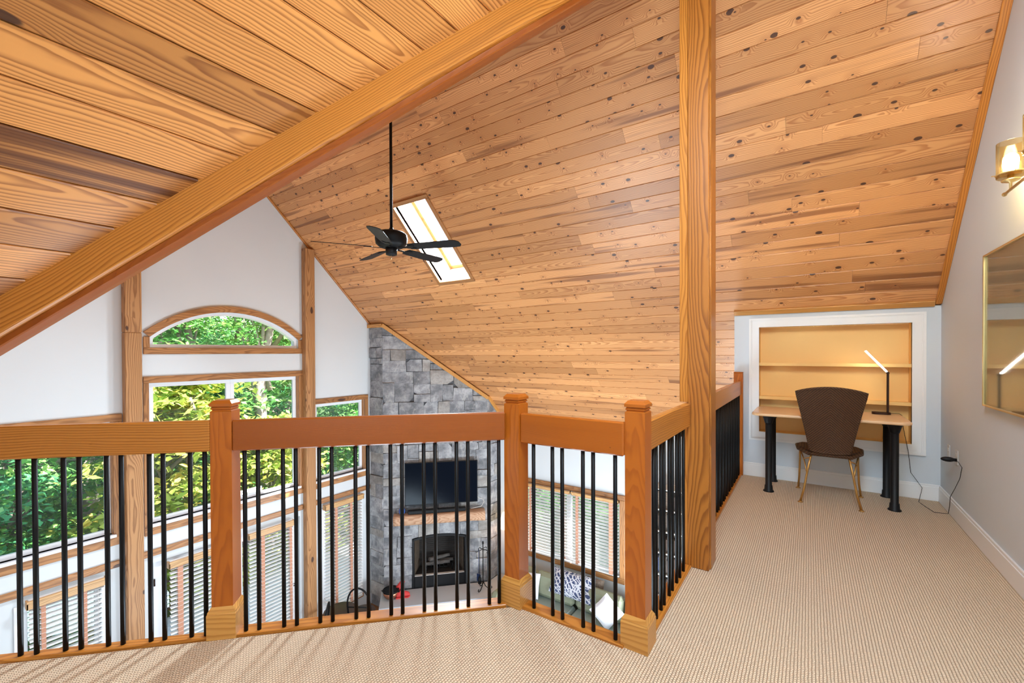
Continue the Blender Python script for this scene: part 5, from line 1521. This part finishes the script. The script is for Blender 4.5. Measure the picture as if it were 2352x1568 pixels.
def canopy_mesh(seed, n_cl, n_leaf, rad, hgt, leaf, z0, flat=0.35, clr=1.0):
    r_ = random.Random(seed)
    vs = []; fs = []
    cl = []
    for c_ in range(n_cl):
        t_ = r_.random() ** 0.8
        z_ = z0 + hgt * t_
        rr_ = rad * (1 - 0.65 * t_) * math.sqrt(r_.random())
        a = r_.uniform(0, 2 * PI)
        cl.append((rr_ * math.cos(a), rr_ * math.sin(a), z_))
        cr_ = r_.uniform(0.5, 1.0) * clr
        droop = r_.uniform(0.05, 0.3)
        for _ in range(n_leaf):
            u = r_.gauss(0, 0.45) * cr_; v = r_.gauss(0, 0.45) * cr_; w_ = r_.gauss(0, 0.45) * cr_ * flat - droop * (u * u + v * v) / cr_
            p = Vector((cl[-1][0] + u, cl[-1][1] + v, z_ + w_))
            s_ = leaf * r_.uniform(0.6, 1.3)
            d = Vector((r_.uniform(-1, 1), r_.uniform(-1, 1), r_.uniform(-0.6, 0.2))).normalized()
            up = Vector((r_.uniform(-0.6, 0.6), r_.uniform(-0.6, 0.6), 1)).normalized()
            sd = d.cross(up).normalized()
            k = len(vs)
            vs += [p - d * s_ * 0.5, p + sd * s_ * 0.28, p + d * s_ * 0.5 + Vector((0, 0, -0.1 * s_)), p - sd * s_ * 0.28]
            fs.append((k, k + 1, k + 2, k + 3))
    return vs, fs, cl
TM = {}
def tree_proto(key, seed, n_cl, n_leaf, rad, hgt, leaf, z0, trunk_h, tr_, mat, flat=0.35, clr=1.0, nbr=14):
    vs, fs, cl = canopy_mesh(seed, n_cl, n_leaf, rad, hgt, leaf, z0, flat, clr)
    me = bpy.data.meshes.new('foliage'); me.from_pydata([tuple(v) for v in vs], [], fs); me.materials.append(mat); me.update()
    r_ = random.Random(seed + 1)
    m = MB()
    tp = [(0, 0, -0.4)] + [(r_.uniform(-0.1, 0.1) * i, r_.uniform(-0.1, 0.1) * i, trunk_h * i / 6) for i in range(1, 7)]
    m.tube(tp, [tr_ * (1 - 0.12 * i) for i in range(7)], 9)
    for _ in range(nbr):
        b = r_.choice(cl)
        q = r_.uniform(0.25, 0.95); tt = min(trunk_h * q, max(0.5, b[2] - 0.3))
        k = min(5, int(tt / trunk_h * 6)); base_ = Vector(tp[k + 1]); base_.z = tt
        mid = (base_ + Vector(b)) / 2 + Vector((0, 0, 0.25))
        m.tube([base_, mid, Vector(b)], [tr_ * 0.35, tr_ * 0.2, tr_ * 0.07], 6)
    mt_ = bpy.data.meshes.new('trunk'); mt_.from_pydata(m.v, [], m.f); mt_.polygons.foreach_set('use_smooth', m.sm); mt_.materials.append(M['trunk']); mt_.update()
    TM[key] = (me, mt_)
tree_proto('green', 1, 95, 150, 2.8, 8.5, 0.17, 1.0, 9.0, 0.17, M['leaf_green'])
tree_proto('green2', 2, 95, 150, 2.6, 8.0, 0.15, 1.2, 8.5, 0.15, M['leaf_green'])
tree_proto('dark', 3, 110, 150, 3.0, 9.0, 0.16, 0.6, 9.5, 0.18, M['leaf_dark'], 0.22)
tree_proto('yellow', 4, 95, 130, 1.7, 4.6, 0.17, 0.7, 4.8, 0.09, M['leaf_yellow'], 0.2, 0.8)
tree_proto('bare', 5, 50, 110, 2.6, 4.5, 0.15, 7.0, 11.0, 0.21, M['leaf_green'], 0.35, 1.0, 20)
def tree(key, x, y, label, s=1.0, rz=None, z=None, group=None):
    t = thing('tree', label, 'tree', (x, y, (ZF - 1.9) if z is None else z), R.uniform(0, 6.28) if rz is None else rz, group)
    t.scale = (s, s, s)
    for nm, me in (('foliage', TM[key][0]), ('trunk', TM[key][1])):
        o = bpy.data.objects.new(nm, me); COL.objects.link(o); o.parent = t
        if nm == 'foliage': o['kind'] = 'stuff'
tree('yellow', -11.2, 3.5, 'yellow-green leafy young tree seen in the left pane of the centre window', 1.2)
tree('yellow', -10.9, 5.5, 'yellow-green leafy young tree seen low in the right pane of the centre window', 0.95)
tree('bare', -13.6, 6.65, 'pale-trunked tall tree seen in the right pane of the centre window', 1.0)
tree('green', -13.2, 1.4, 'mid green tree outside between the left and centre windows', 0.95)
tree('dark', -11.0, 0.4, 'dark green tree outside the left window', 0.85)
tree('green2', -10.6, -1.9, 'light green tree at the far left edge of the left window', 0.8)
tree('green2', -12.4, 9.2, 'green tree outside the window beside the chimney', 0.9)
tree('dark', -14.2, 11.5, 'dark tree farther right outside the window beside the chimney', 1.0)
tree('green', -15.5, 5.2, 'tall green tree filling the middle of the arched window', 1.15)
tree('bare', -14.6, 2.9, 'dark-trunked tall tree at the left of the arched window', 1.05)
tree('green2', -16.0, 8.8, 'tall green tree at the right of the arched window', 1.1)
tree('dark', -15.0, -1.0, 'tall dark tree behind the left window tree', 1.1)
q = 0
for x0_, ys_ in ((-19, (-8, -3.5, 0.8, 4.9, 8.7, 12.6, 17)), (-24, (-12, -6, -1, 3.2, 7.5, 12, 17, 23)), (-31, (-16, -9, -2, 5, 11, 18, 26))):
    for y_ in ys_:
        tree(('green', 'dark', 'green2')[q % 3], x0_ + R.uniform(-1, 1), y_ + R.uniform(-1, 1), 'green tree in the wooded slope behind the nearer trees', 1.1 + 0.1 * (q % 3), None, ZF - 1.4 + max(0, (-x0_ - 22)) * 0.3, 'background trees on the slope')
        q += 1
for i, (x, y) in enumerate(((-6.2, 11.5), (-3.2, 12.2), (-0.5, 12.8), (-8.5, 14), (-2.0, 17))):
    tree('green' if i % 2 else 'green2', x, y, 'sunlit green tree behind the blinds of the sofa window', 0.9, None, ZF - 0.6, 'trees behind the sofa window')
